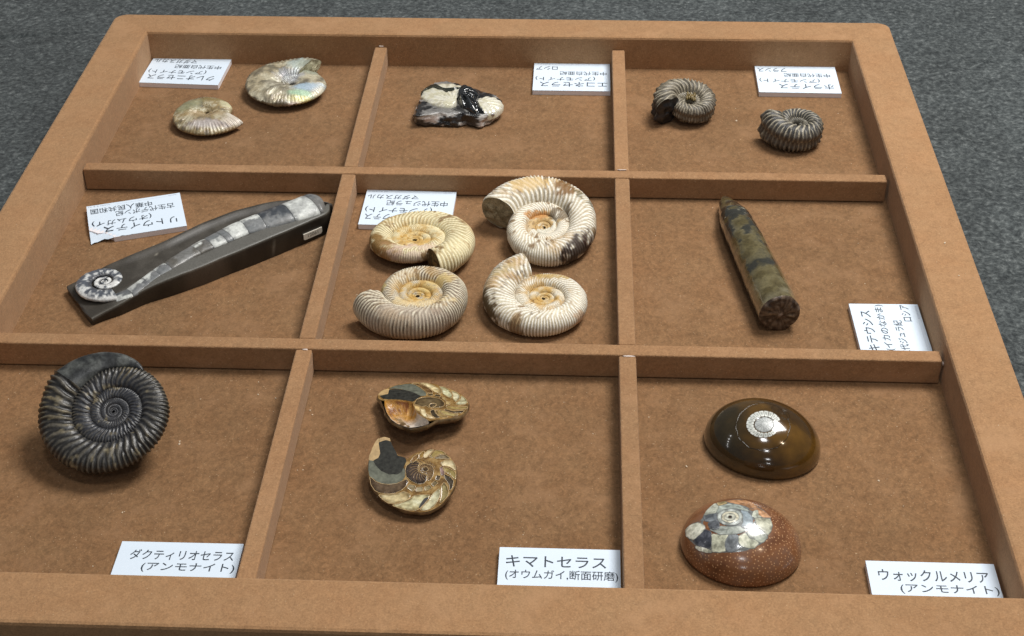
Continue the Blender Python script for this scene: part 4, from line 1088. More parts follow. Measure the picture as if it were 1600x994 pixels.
def cut_chambers(name, items, parent, seed=0, grow=0.30, line=0.30):
    """each chamber: calcite that clears from a dark stained rim to a bright heart, with its thin pale partition round it"""
    for i, (poly, col) in enumerate(items):
        P = swell(smooth_poly(poly, 0.45, 1), grow) * 0.001
        c = P.mean(0)
        col = np.array(col)
        dk = col * np.array([0.34, 0.26, 0.15])
        rows, cols = [], []
        for s, z in ((1, -0.0001), (0.995, 0.00020), (0.93, 0.00019), (0.82, 0.00015), (0.66, 0.00012), (0.45, 0.00011), (0.22, 0.00011), (0.01, 0.00011)):
            Q = c + (P - c) * s
            rows.append(np.column_stack([Q, np.full(len(P), z)]))
        V = np.array(rows)
        q = fbm(V, 420, 4, seed + i * 3).reshape(V.shape[:2])
        q2 = fbm(V * np.array([1, 2.2, 1]), 240, 3, seed + i * 5 + 1).reshape(V.shape[:2])
        s_ = np.array([1, 1, .93, .82, .66, .45, .22, .01])[:, None]
        C = mixc(np.broadcast_to(col * np.array([0.98, 0.90, 0.72]), V.shape), dk, np.clip(sstep(0.62, 1.02, s_ + (q - 0.5) * 0.9), 0, 1))
        C = mixc(C, dk * 1.5, 0.55 * sstep(0.55, 0.68, q2))
        C = mixc(C, np.minimum(col * 1.35, 0.78), 0.6 * sstep(0.42, 0.30, q2) * sstep(0.9, 0.5, s_))
        mesh_obj(name, V.reshape(-1, 3), grid_faces(len(V), len(P), True), CALC, parent, C)
        if line:
            d = np.roll(P, -1, 0) - np.roll(P, 1, 0)
            n_ = np.column_stack([d[:, 1], -d[:, 0]])
            n_ /= np.maximum(np.linalg.norm(n_, axis=1, keepdims=True), 1e-9)
            L_ = np.stack([np.column_stack([P + n_ * a * 0.001 * line, np.full(len(P), z)]) for a, z in ((-0.5, 0.00010), (-0.4, 0.00032), (0.4, 0.00032), (0.5, 0.00002))], 1)
            F = grid_faces(len(P), 4)
            k = (len(P) - 1) * 4
            F = np.vstack([F, [[k + j, k + j + 1, j + 1, j] for j in range(3)]])
            mesh_obj('partition', L_.reshape(-1, 3), F, SEPT, parent)


SEDD = plain_mat('dark_sediment', (0.022, 0.022, 0.018), 0.6, 0.7, 420, 0.2, 0.0, 0.3)
SEDP = plain_mat('pale_sediment', (0.112, 0.118, 0.090), 0.55, 0.45, 300, 0.2, 0.0, 0.2)
EDGE = stone((0.44, 0.30, 0.14), 0.4, 0.1, 0.3)


def settle_at(t, at, lean):
    """lean the cut face and put its measured face point back where it stands; the bowl then rests on the floor"""
    A = np.array(Matrix.Rotation(rad(lean), 4, 'X'))[:3, :3]
    lo = 1e9
    for ch in t.children:
        co = np.empty(len(ch.data.vertices) * 3)
        ch.data.vertices.foreach_get('co', co)
        co = co.reshape(-1, 3) @ A.T
        co[:, 2] += at[2] - ZF
        lo = min(lo, co[:, 2].min())
        ch.data.vertices.foreach_set('co', co.ravel())
        ch.data.update()
    return lo


amb = lambda c: crystal(c, True)
B_ = NAUT_B
t = thing('cut_nautilus', 'sawn nautilus half with grey horn pointing back left, its polished chambers facing up, front one', 'nautilus fossil', (B_['at'][0], B_['at'][1], ZF), 0, 'two halves of a sawn nautilus')
half_bowl('shell', B_['outline'], 0.0102, SIDE, t, (0.20, 0.14, 0.075), (0.075, 0.045, 0.018), 5)
flat_cap('cut_face', B_['outline'], 0.02, WALL, t)
pieces_on_plane('shell_edge', [(B_['edge_strip'], 0), (B_['edge_tip'], 0)], t, 0.0, 0.16, lambda c: EDGE)
pieces_on_plane('sediment_fill', [(B_['sediment_dark'], 0)], t, 0.0, 0.17, lambda c: SEDD)
pieces_on_plane('sediment_band', [(B_['sediment_pale'], 0)], t, 0.0, 0.15, lambda c: SEDP)
cut_chambers('chamber', B_['chambers'], t, 3)
cut_chambers('inner_coil', B_['inner'], t, 5, 0.35, 0.25)
cut_chambers('siphuncle_cell', B_['cells'], t, 7, 0.2, 0.28)
pieces_on_plane('crack', B_['slit'], t, 0.1, 0.22, lambda c: stone(c, 0.5, 0.0), seed=9)
# fine partitions in the inner coil
CXY = B_['hub'][0]
for k in range(20):
    a = rad(95 + k * 18)
    r0, r1 = 1.6 + 0.13 * k, 7.6 + 1.0 * math.cos(a - 2.6)
    cx, cy = CXY
    pts = []
    for j in range(6):
        r = r0 + (r1 - r0) * j / 5
        aa = a + 0.13 * (j - 2)
        pts.append((cx + r * math.cos(aa), cy + r * math.sin(aa)))
    pts = np.array(pts)
    d = np.gradient(pts, axis=0)
    nrm = np.column_stack([-d[:, 1], d[:, 0]])
    nrm /= np.linalg.norm(nrm, axis=1, keepdims=True)
    poly = np.vstack([pts + nrm * 0.13, (pts - nrm * 0.13)[::-1]])
    V, F = prism(poly * 0.001, 0.00010, 0.00026)
    mesh_obj('partition', V, F, stone((0.24, 0.15, 0.065), 0.3, 0.2), t, smooth=False)
settle_at(t, B_['at'], B_['lean'])

A_ = NAUT_A
t = thing('cut_nautilus', 'sawn nautilus half with an open orange stained hollow at its front left, rear one', 'nautilus fossil', (A_['at'][0], A_['at'][1], ZF), 0, 'two halves of a sawn nautilus')
half_bowl('shell', A_['outline'], 0.0078, SIDE, t, (0.22, 0.15, 0.075), (0.085, 0.05, 0.018), 15, 1.03)
flat_cap('cut_face', A_['face'], 0.02, WALL, t)
P = smooth_poly(A_['cavity'], 1.0, 2) * 0.001
c = P.mean(0)
lv = [(1.0, 0.00015), (0.96, -0.0016), (0.88, -0.0034), (0.72, -0.0052), (0.5, -0.0064), (0.25, -0.0070), (0.02, -0.0072)]
V = np.array([np.column_stack([c + (P - c) * s, np.full(len(P), d)]) for s, d in lv])
q = fbm(V, 300, 4, 25).reshape(V.shape[:2]) - 0.5
V[1:, :, 2] += q[1:] * 0.0022
ys = (V[..., 1] - c[1]) / (np.ptp(P[:, 1]) / 2)
C = mixc((0.52, 0.46, 0.40), (0.42, 0.21, 0.04), sstep(-0.25, 0.45, ys + q * 1.6))
C = mixc(C, (0.17, 0.055, 0.012), sstep(0.05, 0.2, q) * sstep(0.0, 0.5, ys))
mesh_obj('open_hollow', V.reshape(-1, 3), grid_faces(len(lv), len(P), True), attr_mat('stained_crystal', 0.35, 0.3, 400, 0.7, 0.0008, 500, 0.5, 0.2), t, C)
pieces_on_plane('shell_edge', [(A_['edge_tip'], 0)], t, 0.0, 0.16, lambda c_: EDGE)
pieces_on_plane('sediment_fill', [(A_['sediment_dark'], 0)], t, 0.0, 0.17, lambda c_: SEDD)
pieces_on_plane('sediment_band', [(A_['sediment_pale'], 0)], t, 0.0, 0.15, lambda c_: SEDP)
cut_chambers('chamber', A_['chambers'], t, 23)
cut_chambers('inner_coil', A_['inner'], t, 25, 0.2, 0.25)
cut_chambers('siphuncle_cell', A_['cells'], t, 27, 0.2, 0.28)
settle_at(t, A_['at'], A_['lean'])


# ---- polished domes with ammonites showing in the surface


def dome_z(D, x, y, off=0.0):
    a, b, c = D['a'] + off, D['b'] + off, D['c'] + off
    return 0.0020 + c * np.sqrt(np.maximum(0.0, 1 - (x / a) ** 2 - (y / b) ** 2))


def on_dome(name, D, poly, parent, mat, h=0.00012, step=0.7, sm=2, cols=None):
    """thin inlay that follows the dome: a filled outline, its interior meshed by shrinking rings"""
    P = smooth_poly(poly, step, sm) * 0.001 if sm else np.asarray(poly) * 0.001
    c = P.mean(0)
    rings = [1.0, 0.97, 0.85, 0.65, 0.4, 0.15, 0.01]
    V = []
    for i, s in enumerate(rings):
        Q = c + (P - c) * s
        z = dome_z(D, Q[:, 0], Q[:, 1]) + (h if i else -0.0003)
        V.append(np.column_stack([Q, z]))
    return mesh_obj(name, np.array(V).reshape(-1, 3), grid_faces(len(rings), len(P), True), mat, parent)


def veined_on_dome(name, D, poly, parent, col, h, seed, grow=0.35):
    """inlay piece of cloudy marbled calcite, stained darker along its own rim"""
    P = swell(smooth_poly(poly, 0.5, 1), grow) * 0.001
    c = P.mean(0)
    ss = [1.0, 0.985, 0.95, 0.86, 0.74, 0.6, 0.45, 0.3, 0.15, 0.01]
    V = []
    for i, s in enumerate(ss):
        Q = c + (P - c) * s
        V.append(np.column_stack([Q, dome_z(D, Q[:, 0], Q[:, 1]) + (h if i else -0.0003)]))
    V = np.array(V)
    q = fbm(V, 330, 4, seed).reshape(V.shape[:2])
    q2 = fbm(V, 700, 3, seed + 9).reshape(V.shape[:2])
    col = np.array(col)
    s_ = np.array(ss)[:, None]
    C = mixc(np.broadcast_to(col, V.shape), np.minimum(col * 1.5 + 0.04, 0.78), 0.8 * sstep(0.52, 0.66, q))
    C = mixc(C, col * 0.42, 0.75 * sstep(0.46, 0.34, q))
    C = mixc(C, (0.11, 0.115, 0.12), 0.8 * sstep(0.90, 0.97, s_ + (q2 - 0.5) * 0.16))
    return mesh_obj(name, V.reshape(-1, 3), grid_faces(len(ss), len(P), True), INLAY, parent, C)


INLAY = attr_mat('marbled_inlay', 0.24, 0.3, 600, 0.0, spec=0.45, coat=0.25)


def line_on_dome(name, D, poly, parent, mat, w=0.16, h=0.0001, close=True):
    P = smooth_poly(poly, 0.8, 3) * 0.001 if close else dense(poly, 0.8)[:-1] * 0.001
    d = (np.roll(P, -1, 0) - np.roll(P, 1, 0))
    n_ = np.column_stack([-d[:, 1], d[:, 0]])
    n_ /= np.linalg.norm(n_, axis=1, keepdims=True)
    V = []
    for s, hh in ((-1, -0.0002), (-0.9, h), (0.9, h), (1, -0.0002)):
        Q = P + n_ * s * w * 0.0005
        V.append(np.column_stack([Q, dome_z(D, Q[:, 0], Q[:, 1]) + hh]))
    V = np.array(V).transpose(1, 0, 2)
    F = grid_faces(len(P), 4)
    if close:
        k = (len(P) - 1) * 4
        F = np.vstack([F, [[k + j, k + j + 1, j + 1, j] for j in range(3)]])
    return mesh_obj(name, V.reshape(-1, 3), F, mat, parent)


def dome_body(D, mat, parent, cols):
    nu, nv = 96, 40
    u = np.linspace(0, 2 * np.pi, nu, endpoint=False)
    rows = []
    for k in range(nv):
        f = k / (nv - 1)
        if f < 0.12:                       # short rounded foot
            g = f / 0.12
            s, z = 0.965 + 0.035 * math.sin(g * math.pi / 2), 0.0020 * g
        else:
            g = (f - 0.12) / 0.88 * math.pi / 2
            s, z = math.cos(g), 0.0020 + D['c'] * math.sin(g)
        rows.append(np.column_stack([D['a'] * s * np.cos(u), D['b'] * s * np.sin(u), np.full(nu, z)]))
    V = np.array(rows)
    V[-1, :, :2] *= 0.0
    C = cols(V)
    return mesh_obj('stone', V.reshape(-1, 3), grid_faces(nv, nu, True), mat, parent, C)


D = DOME1
t = thing('polished_stone', 'dark olive brown polished dome with a small white ammonite spiral on top', 'polished fossil', (D['x'], D['y'], ZF + 0.0002), rad(D['rot']), 'polished stone domes')


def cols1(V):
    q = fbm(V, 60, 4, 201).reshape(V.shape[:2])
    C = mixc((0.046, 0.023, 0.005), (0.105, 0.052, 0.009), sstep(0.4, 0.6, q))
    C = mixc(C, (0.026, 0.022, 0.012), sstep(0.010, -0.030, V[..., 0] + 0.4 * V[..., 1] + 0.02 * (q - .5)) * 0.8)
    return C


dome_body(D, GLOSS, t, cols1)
line_on_dome('suture_ring', D, D['big'], t, stone((0.012, 0.008, 0.004), 0.15, 0.5), 0.26)
for lp in D['loops']:
    line_on_dome('suture_line', D, lp, t, stone((0.012, 0.008, 0.004), 0.15, 0.5), 0.30)
on_dome('inner_disc', D, D['ring_in'], t, crystal((0.36, 0.38, 0.37)), 0.00014, 0.8, 3)
RO, RI = np.array(D['ring_out']), np.array(D['ring_in'])


def loop_at(R_, a):
    n_ = len(R_)
    k = a / (2 * math.pi) * n_
    i = int(math.floor(k))
    f = k - i
    p = [R_[(i + j) % n_] for j in (-1, 0, 1, 2)]
    return 0.5 * ((2 * p[1]) + (-p[0] + p[2]) * f + (2 * p[0] - 5 * p[1] + 4 * p[2] - p[3]) * f * f + (-p[0] + 3 * p[1] - 3 * p[2] + p[3]) * f ** 3)


nseg = 17
ang0, ang1 = rad(18), rad(322)
for k in range(nseg):
    a0 = ang0 + (ang1 - ang0) * k / nseg
    a1 = ang0 + (ang1 - ang0) * (k + 1) / nseg
    a0 += 0.012
    a1 -= 0.012
    grow = 1.06 - 0.10 * k / nseg
    mid = RI.mean(0)
    quad = [mid + (loop_at(RI, a) - mid) * 1.04 for a in (a0, (a0 + a1) / 2, a1)] + [mid + (loop_at(RO, a) - mid) * grow for a in (a1, (a0 + a1) / 2, a0)]
    on_dome('chamber', D, quad, t, crystal((0.60, 0.62, 0.58)), 0.00018, 0.6, 1)
    c_ = np.mean(quad, 0)
    core = c_ + (np.array(quad) - c_) * 0.45
    on_dome('chamber_core', D, core, t, crystal((0.34, 0.36, 0.33)), 0.00026, 0.4, 1)
for k in range(16):
    a = k / 16 * 2 * math.pi
    mid = RI.mean(0)
    p0, p1 = mid + (loop_at(RI, a) - mid) * 0.25, mid + (loop_at(RI, a + 0.35) - mid) * 0.97
    d = (p1 - p0) / np.linalg.norm(p1 - p0)
    n_ = np.array([-d[1], d[0]]) * 0.12
    on_dome('partition', D, [p0 - n_, p1 - n_, p1 + n_, p0 + n_], t, stone((0.16, 0.17, 0.17), 0.2, 0.3), 0.0002, 0.5, 0)

D = DOME2
t = thing('polished_stone', 'reddish brown polished dome speckled with pale dots, a grey white fossil showing on top', 'polished fossil', (D['x'], D['y'], ZF + 0.0002), rad(D['rot']), 'polished stone domes')


def dotted():
    m, nt, b = new_mat('dotted_brown_stone')
    co = coords(nt)
    v = nd(nt, 'ShaderNodeTexVoronoi', feature='F1', Scale=50.0, Randomness=0.72, voronoi_dimensions='2D')
    nt.links.new(nd(nt, 'ShaderNodeVertexColor', layer_name='Col').outputs[0], v.inputs['Vector'])
    dot = ramp(nt, v.outputs['Distance'], ((0.0, g3(1)), (0.10, g3(1)), (0.19, g3(0))))
    n = noise(nt, co, 65, 4, 0.6)
    base = ramp(nt, n, ((0.30, (0.105, 0.038, 0.016)), (0.5, (0.215, 0.092, 0.040)), (0.66, (0.180, 0.098, 0.062))))
    sp = nd(nt, 'ShaderNodeSeparateColor')
    nt.links.new(nt.nodes['Color Attribute'].outputs[0] if 'Color Attribute' in nt.nodes else nd(nt, 'ShaderNodeVertexColor', layer_name='Col').outputs[0], sp.inputs[0])
    mk = nd(nt, 'ShaderNodeMath', operation='MULTIPLY')
    nt.links.new(dot, mk.inputs[0])
    nt.links.new(sp.outputs[2], mk.inputs[1])
    c = mixrgb(nt, 'MIX', mk.outputs[0], base, (0.52, 0.30, 0.15))
    nt.links.new(c, b.inputs['Base Color'])
    b.inputs['Roughness'].default_value = 0.24
    b.inputs['Coat Weight'].default_value = 0.4
    b.inputs['Coat Roughness'].default_value = 0.12
    return m




def arc_map(V):
    """flattened surface coordinates (arc length from the top) kept as an attribute for the dots"""
    d = np.linalg.norm(np.diff(V[::-1], axis=0), axis=2)
    s = np.vstack([np.zeros((1, V.shape[1])), np.cumsum(d, axis=0)])[::-1]
    u = np.linspace(0, 2 * np.pi, V.shape[1], endpoint=False)[None, :]
    keep = sstep(-0.010, -0.003, V[..., 0] - V[..., 1] + 0.004)
    return np.stack([0.5 + s * np.cos(u) * 8, 0.5 + s * np.sin(u) * 8, 0.01 + 0.9 * keep], 2)


dome_body(D, dotted(), t, arc_map)
on_dome('inlay_plate', D, D['plate'], t, stone((0.17, 0.18, 0.175), 0.2, 0.4, 0.45), 0.00008, 1.0, 2)
for poly, col in D['tan']:
    veined_on_dome('tan_patch', D, poly, t, (col[0] * 0.95, col[1] * 1.1, col[2] * 1.2), 0.00014, 611, 0.5)
for poly, col in D['pieces']:
    veined_on_dome('chamber', D, poly, t, (col[0] * 0.92, col[1] * 0.92, col[2] * 0.83), 0.00016, int(621 + poly[0][0] * 7), 0.45)
for i, (poly, col) in enumerate(zip(D['ring'], ((0.40, 0.43, 0.40), (0.58, 0.55, 0.42), (0.44, 0.44, 0.36), (0.05, 0.035, 0.02)))):
    veined_on_dome('coil', D, poly, t, col, 0.00020 + 0.00005 * i, 651 + i, 0.0)
    line_on_dome('suture_ring', D, poly, t, stone((0.20, 0.21, 0.20), 0.2, 0.3), 0.16, 0.00026 + 0.00005 * i)


# ---- belemnite
def belemnite():
    tip, end = Vector((0.1843, 0.4295, 0.0075)), Vector((0.2108, 0.2712, 0.0140))
    t = thing('belemnite', 'olive grey bullet shaped belemnite with dark blotches and a broken radiating end', 'belemnite fossil', (end.x, end.y, ZF + 0.0002), 0)
    ax = end - tip
    L = ax.length
    ax.normalize()
    e1 = ax.cross(Vector((0, 0, 1))).normalized()
    e2 = e1.cross(ax).normalized()
    nu, nv = 150, 56
    prof = [(0, 0.0005), (0.015, 0.0028), (0.05, 0.0052), (0.12, 0.0083), (0.22, 0.0112), (0.36, 0.0126), (0.6, 0.0132), (0.85, 0.0138), (1.0, 0.0140)]
    fs = np.concatenate([np.linspace(0, 0.12, 40), np.linspace(0.12, 1, nu - 39)[1:]])
    rr = np.interp(fs, [p[0] for p in prof], [p[1] for p in prof])
    for _ in range(4):
        rr[1:-1] = 0.25 * rr[:-2] + 0.5 * rr[1:-1] + 0.25 * rr[2:]
    u = np.linspace(0, 2 * np.pi, nv, endpoint=False)
    base = np.array([tip - end + ax * (L * f) for f in fs])
    base[:, 2] = np.interp(fs, [0, 1], [0.0075, 0.0140]) + 0.0
    base[:, 2] = np.maximum(base[:, 2], rr * 0.98)
    V = base[:, None, :] + rr[:, None, None] * (np.cos(u)[None, :, None] * np.array(e1) + np.sin(u)[None, :, None] * np.array(e2))
    q = fbm(V, 120, 4, 301).reshape(V.shape[:2]) - 0.5
    V += q[..., None] * 0.0014 * (V - base[:, None, :]) / np.maximum(rr[:, None, None], 1e-4) * 1.0
    V[0] = base[0] + (V[0] - base[0]) * 0.1
    S = V.copy()
    st = fbm(S * np.array([1, 0.6, 1]), 60, 4, 303).reshape(V.shape[:2])
    s2 = fbm(S, 150, 4, 305).reshape(V.shape[:2])
    F_ = np.broadcast_to(fs[:, None], st.shape)
    C = mixc((0.080, 0.064, 0.026), (0.160, 0.135, 0.066), sstep(0.35, 0.65, s2))
    C = mixc(C, (0.26, 0.24, 0.17), 0.5 * sstep(0.55, 0.7, fbm(S, 40, 3, 307).reshape(st.shape)))
    dk = sstep(0.44, 0.53, st + 0.6 * (s2 - 0.5)) * sstep(0.72, 0.42, F_ - 0.2 * (s2 - 0.5)) + 0.75 * sstep(0.53, 0.62, s2) * sstep(1.1, 0.3, F_)
    dk = np.maximum(dk, sstep(0.05, 0.0, np.abs(F_ - 0.71 - 0.12 * (s2 - 0.5)) - 0.012) * sstep(0.42, 0.55, s2 + 0.05))
    C = mixc(C, (0.022, 0.024, 0.022), np.clip(dk, 0, 1) * 0.92)
    vein = sstep(0.030, 0.012, np.abs(s2 - 0.5)) * sstep(0.40, 0.2, F_) * sstep(0.5, 0.6, st)
    C = mixc(C, (0.50, 0.46, 0.33), vein * 0.8)
    C = mixc(C, (0.09, 0.06, 0.02), 0.5 * sstep(0.03, 0.0, F_))
    mesh_obj('guard', V.reshape(-1, 3), grid_faces(len(fs), nv, True), attr_mat('waxy_belemnite', 0.2, 0.3, 500, 0.2, 0.0004, 400, 0.5, 0.9), t, C)
    m = 14
    ring = V[-1]
    cen = ring.mean(0)
    P = []
    for i in range(m):
        f = 1 - i / (m - 1)
        P.append(cen + (ring - cen) * max(f, 0.01) + np.array(ax) * (0.0 if i == 0 else 0.0006 + 0.0009 * (1 - f)))
    P = np.array(P)
    q = fbm(P, 420, 4, 311).reshape(P.shape[:2]) - 0.5
    spoke = np.cos(u * 17 + 2.5 * np.sin(u * 3))[None, :] * np.linspace(1, 0, m)[:, None]
    P[1:] += (np.array(ax) * (q[..., None] * 0.0022 + spoke[..., None] * 0.00022))[1:]
    step_ = sstep(-0.15, 0.15, np.sin(u - 0.3) + 0.1)[None, :] * np.ones((m, 1))
    P[1:] += (np.array(ax) * (step_[..., None] * 0.0011))[1:]
    C = mixc((0.060, 0.035, 0.022), (0.135, 0.095, 0.065), sstep(0.45, 0.65, 0.5 + 0.25 * spoke + q))
    C = mixc(C, (0.020, 0.012, 0.008), sstep(0.0, -0.2, q) * 0.7)
    f_ = np.linspace(1, 0, m)[:, None] * np.ones((1, nv))
    C = mixc(C, (0.40, 0.33, 0.28), 0.8 * sstep(0.14, 0.05, f_))
    C = mixc(C, (0.34, 0.28, 0.20), 0.6 * sstep(0.25, 0.05, np.abs(np.sin(u - 0.15)))[None, :] * sstep(0.95, 0.5, f_) * sstep(-0.1, 0.15, q))
    mesh_obj('broken_end', P.reshape(-1, 3), grid_faces(m, nv, True), DARKSHELL, t, C)


belemnite()


# ---- long polished slab with a straight-shelled fossil
def slab():
    S_ = SLAB
    ox, oy = -0.190, 0.335
    t = thing('straight_fossil', 'long dark polished slab with a banded white and grey cone and coil in it', 'fossil', (ox, oy, ZF + 0.0002), 0)
    o3 = np.array([ox, oy, 0])
    f3 = lambda L_: np.array([[p[0] * .001, p[1] * .001, p[2] * .001] for p in L_]) - o3
    back, front, ledge = f3(S_['back']), f3(S_['front']), f3(S_['ledge'])
    n = 90

    def resample(L_, m=n):
        d = np.r_[0, np.cumsum(np.linalg.norm(np.diff(L_[:, :2], axis=0), axis=1))]
        s = np.linspace(0, d[-1], m)
        Q = np.column_stack([np.interp(s, d, L_[:, k]) for k in range(3)])
        for _ in range(6):
            Q[1:-1] = 0.25 * Q[:-2] + 0.5 * Q[1:-1] + 0.25 * Q[2:]
        return Q
    endp = np.array([[-0.1105, 0.3890, 0.017], [-0.1120, 0.3955, 0.0165], [-0.118, 0.4015, 0.0165], [-0.129, 0.4035, 0.0175]]) - o3
    fr = resample(np.vstack([front, endp[:2]]))
    bk = resample(np.vstack([back, endp[::-1][:2]]))
    rows = []
    m = 26
    for j in range(m):
        f = j / (m - 1)
        Q = fr + (bk - fr) * f
        rows.append(Q)
    T = np.array(rows).transpose(1, 0, 2)       # (n, m, 3) top surface
    fgrid = np.linspace(0, 1, m)[None, :] * np.ones((n, 1))
    along = np.linspace(0, 1, n)[:, None] * np.ones((1, m))
    # shallow trough behind a raised front ledge, most of it past the coil
    ledge_w = 0.27
    trough = sstep(ledge_w, ledge_w + 0.07, fgrid) * sstep(0.12, 0.3, along)
    T[..., 2] -= 0.0030 * trough * sstep(1.0, 0.85, fgrid) + 0.0012 * trough
    q = fbm(T, 90, 4, 401).reshape(n, m) - 0.5
    T[..., 2] += q * 0.0005
    fr2, bk2 = T[:, 0].copy(), T[:, -1].copy()
    # sides: a small chamfer then down to the floor, slightly undercut
    def side(edge, out):
        d = np.gradient(edge[:, :2], axis=0)
        nn = np.column_stack([d[:, 1], -d[:, 0]]) * out
        nn /= np.linalg.norm(nn, axis=1, keepdims=True)
        L_ = [edge]
        for k, (dz, dx) in enumerate(((-0.0007, 0.0006), (-0.0022, 0.0008), (-0.5, 0.0008), (-1.0, 0.0))):
            P = edge.copy()
            P[:, :2] += nn * dx
            P[:, 2] = edge[:, 2] + dz if dz > -0.4 else (edge[:, 2] * 0.5 if dz > -0.9 else 0.0)
            qq = fbm(P, 200, 3, 405 + k) - 0.5
            P[:, :2] += nn * (qq * 0.0005)[:, None]
            L_.append(P)
        return np.array(L_).transpose(1, 0, 2)
    SF, SB = side(fr2, 1), side(bk2, -1)
    full = np.concatenate([SF[:, ::-1][:, :-1], T, SB[:, 1:]], 1)
    st = fbm(full, 80, 4, 407).reshape(full.shape[:2])
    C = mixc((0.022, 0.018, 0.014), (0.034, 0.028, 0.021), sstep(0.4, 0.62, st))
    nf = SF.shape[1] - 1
    C[:, nf:nf + m] = mixc((0.046, 0.041, 0.034), (0.072, 0.065, 0.055), sstep(0.4, 0.62, st[:, nf:nf + m]))  # polished top paler than the sawn sides, its reflections put into the colour
    fine = fbm(full, 600, 3, 409).reshape(full.shape[:2])
    C = mixc(C, (0.26, 0.24, 0.20), 0.7 * sstep(0.80, 0.86, fine))
    k = SF.shape[1] - 1
    cols = full.shape[1]
    edge_w = np.zeros(full.shape[:2])
    edge_w[:, k - 1:k + 1] = 1
    C = mixc(C, (0.115, 0.105, 0.085), 0.5 * edge_w)
    lw = int(k + ledge_w * m)
    C[:, k:lw] = mixc(C[:, k:lw], (0.125, 0.122, 0.110), 0.85 * sstep(0.06, 0.25, along[:, :lw - k]))
    vein = sstep(0.012, 0.004, np.abs(np.hypot(full[..., 0] + 0.005, full[..., 1] + 0.012) - 0.012) * 1.0) * (np.arange(cols) < k)[None, :]
    C = mixc(C, (0.13, 0.10, 0.075), 0.35 * vein)
    mat = attr_mat('polished_dark_slab', 0.42, 0.25, 900, 0.2, 0.0003, 500, 0.4, 0.0)
    mesh_obj('matrix_slab', full.reshape(-1, 3), grid_faces(n, cols), mat, t, C)
    for i, nm in ((0, 'slab_end'), (-1, 'slab_end')):
        E = full[i]
        c = E.mean(0)
        rings = np.array([c + (E - c) * s for s in (1, 0.9, 0.6, 0.3, 0.02)])
        d = (full[0] - full[-1]).mean(0) * (1 if i == 0 else -1)
        d /= np.linalg.norm(d)
        rings += d * np.array([0, .0006, .0012, .0014, .0015])[:, None, None] * (1 if i == 0 else 3)
        qq = fbm(rings, 300, 3, 411).reshape(rings.shape[:2]) - 0.5
        rings[1:] += d * (qq[1:, :, None] * 0.0016)
        CC = mixc((0.028, 0.024, 0.020), (0.05, 0.045, 0.04), sstep(0.4, 0.6, qq + 0.5))
        mesh_obj(nm, rings.reshape(-1, 3), grid_faces(len(rings), cols), mat, t, CC)
    # the cone: half round, in segments
    ax = np.array([[p[0] * .001 - ox, p[1] * .001 - oy, p[2] * .001] for p in S_['axis']])
    ax[-2:, 0] -= 0.003
    wd = np.maximum(np.array([p[3] for p in S_['axis']]), 13) * 0.00043
    d = np.r_[0, np.cumsum(np.linalg.norm(np.diff(ax, axis=0), axis=1))]
    u = d / d[-1]
    N = 240
    uu = np.linspace(0, 1, N)
    cx = np.column_stack([np.interp(uu, u, ax[:, k]) for k in range(3)])
    r = np.interp(uu, u, wd)
    for _ in range(10):
        cx[1:-1] = 0.25 * cx[:-2] + 0.5 * cx[1:-1] + 0.25 * cx[2:]
        r[1:-1] = 0.25 * r[:-2] + 0.5 * r[1:-1] + 0.25 * r[2:]
    tg = np.gradient(cx, axis=0)
    tg[:, 2] = 0
    tg /= np.linalg.norm(tg, axis=1, keepdims=True)
    nr = np.column_stack([tg[:, 1], -tg[:, 0], np.zeros(N)])    # towards the front
    th = np.linspace(-0.15 * np.pi, 1.15 * np.pi, 30)
    WHT, GRY, DGR, BRN = (0.62, 0.64, 0.61), (0.16, 0.17, 0.175), (0.055, 0.062, 0.072), (0.105, 0.098, 0.085)
    segs = [(0.00, 0.06, DGR, WHT, .5), (0.06, 0.14, WHT, DGR, .5), (0.14, 0.20, WHT, GRY, .35), (0.20, 0.255, WHT, GRY, .15), (0.255, 0.40, BRN, BRN, 0),
            (0.40, 0.465, WHT, BRN, .15), (0.465, 0.525, GRY, WHT, .75), (0.525, 0.555, WHT, GRY, -.6), (0.555, 0.635, WHT, WHT, 0), (0.635, 0.715, WHT, GRY, .2),
            (0.715, 0.835, DGR, GRY, .9), (0.835, 0.945, WHT, WHT, 0), (0.945, 1.0, DGR, BRN, .4)]
    cm = attr_mat('calcite_cone', 0.38, 0.28, 420, 0.2, 0.0003, 500, 0.4, 0.05)
    for si, (a, b, c1, c2, split) in enumerate(segs):
        us = np.linspace(a + 0.0006, b - 0.0006, max(6, int((b - a) * 160)))
        q0 = np.column_stack([np.interp(us, uu, cx[:, k]) for k in range(3)])
        rr = np.interp(us, uu, r)
        e = np.minimum(us - us[0], us[-1] - us) * d[-1]
        rr = rr * (1 - 0.045 * np.exp(-e / 0.0004))
        if b == 1.0:
            rr = rr * np.sqrt(np.clip(1.06 - ((us - a) / (b - a)) ** 2 * 0.9, 0.05, 1))
        nn = np.column_stack([np.interp(us, uu, nr[:, k]) for k in range(3)])
        P = q0[:, None, :] + rr[:, None, None] * (np.cos(th)[None, :, None] * nn[:, None, :] + (np.sin(th)[None, :, None] * 0.42) * np.array([0, 0, 1.0]))
        P[..., 2] -= 0.0006
        qn = fbm(P, 260, 4, 420 + si).reshape(P.shape[:2])
        P[..., 2] += (qn - 0.5) * 0.0006
        x_ = np.cos(th)[None, :] + (qn - 0.5) * 2.4
        C = mixc(c1, c2, sstep(split - 0.65, split - 0.15, x_) if split else 0 * x_)
        C = mixc(C, (0.20, 0.20, 0.20), 0.5 * sstep(0.56, 0.66, qn))
        lo_ = fbm(P * np.array([1, 1, 2]), 95, 4, 470).reshape(P.shape[:2])
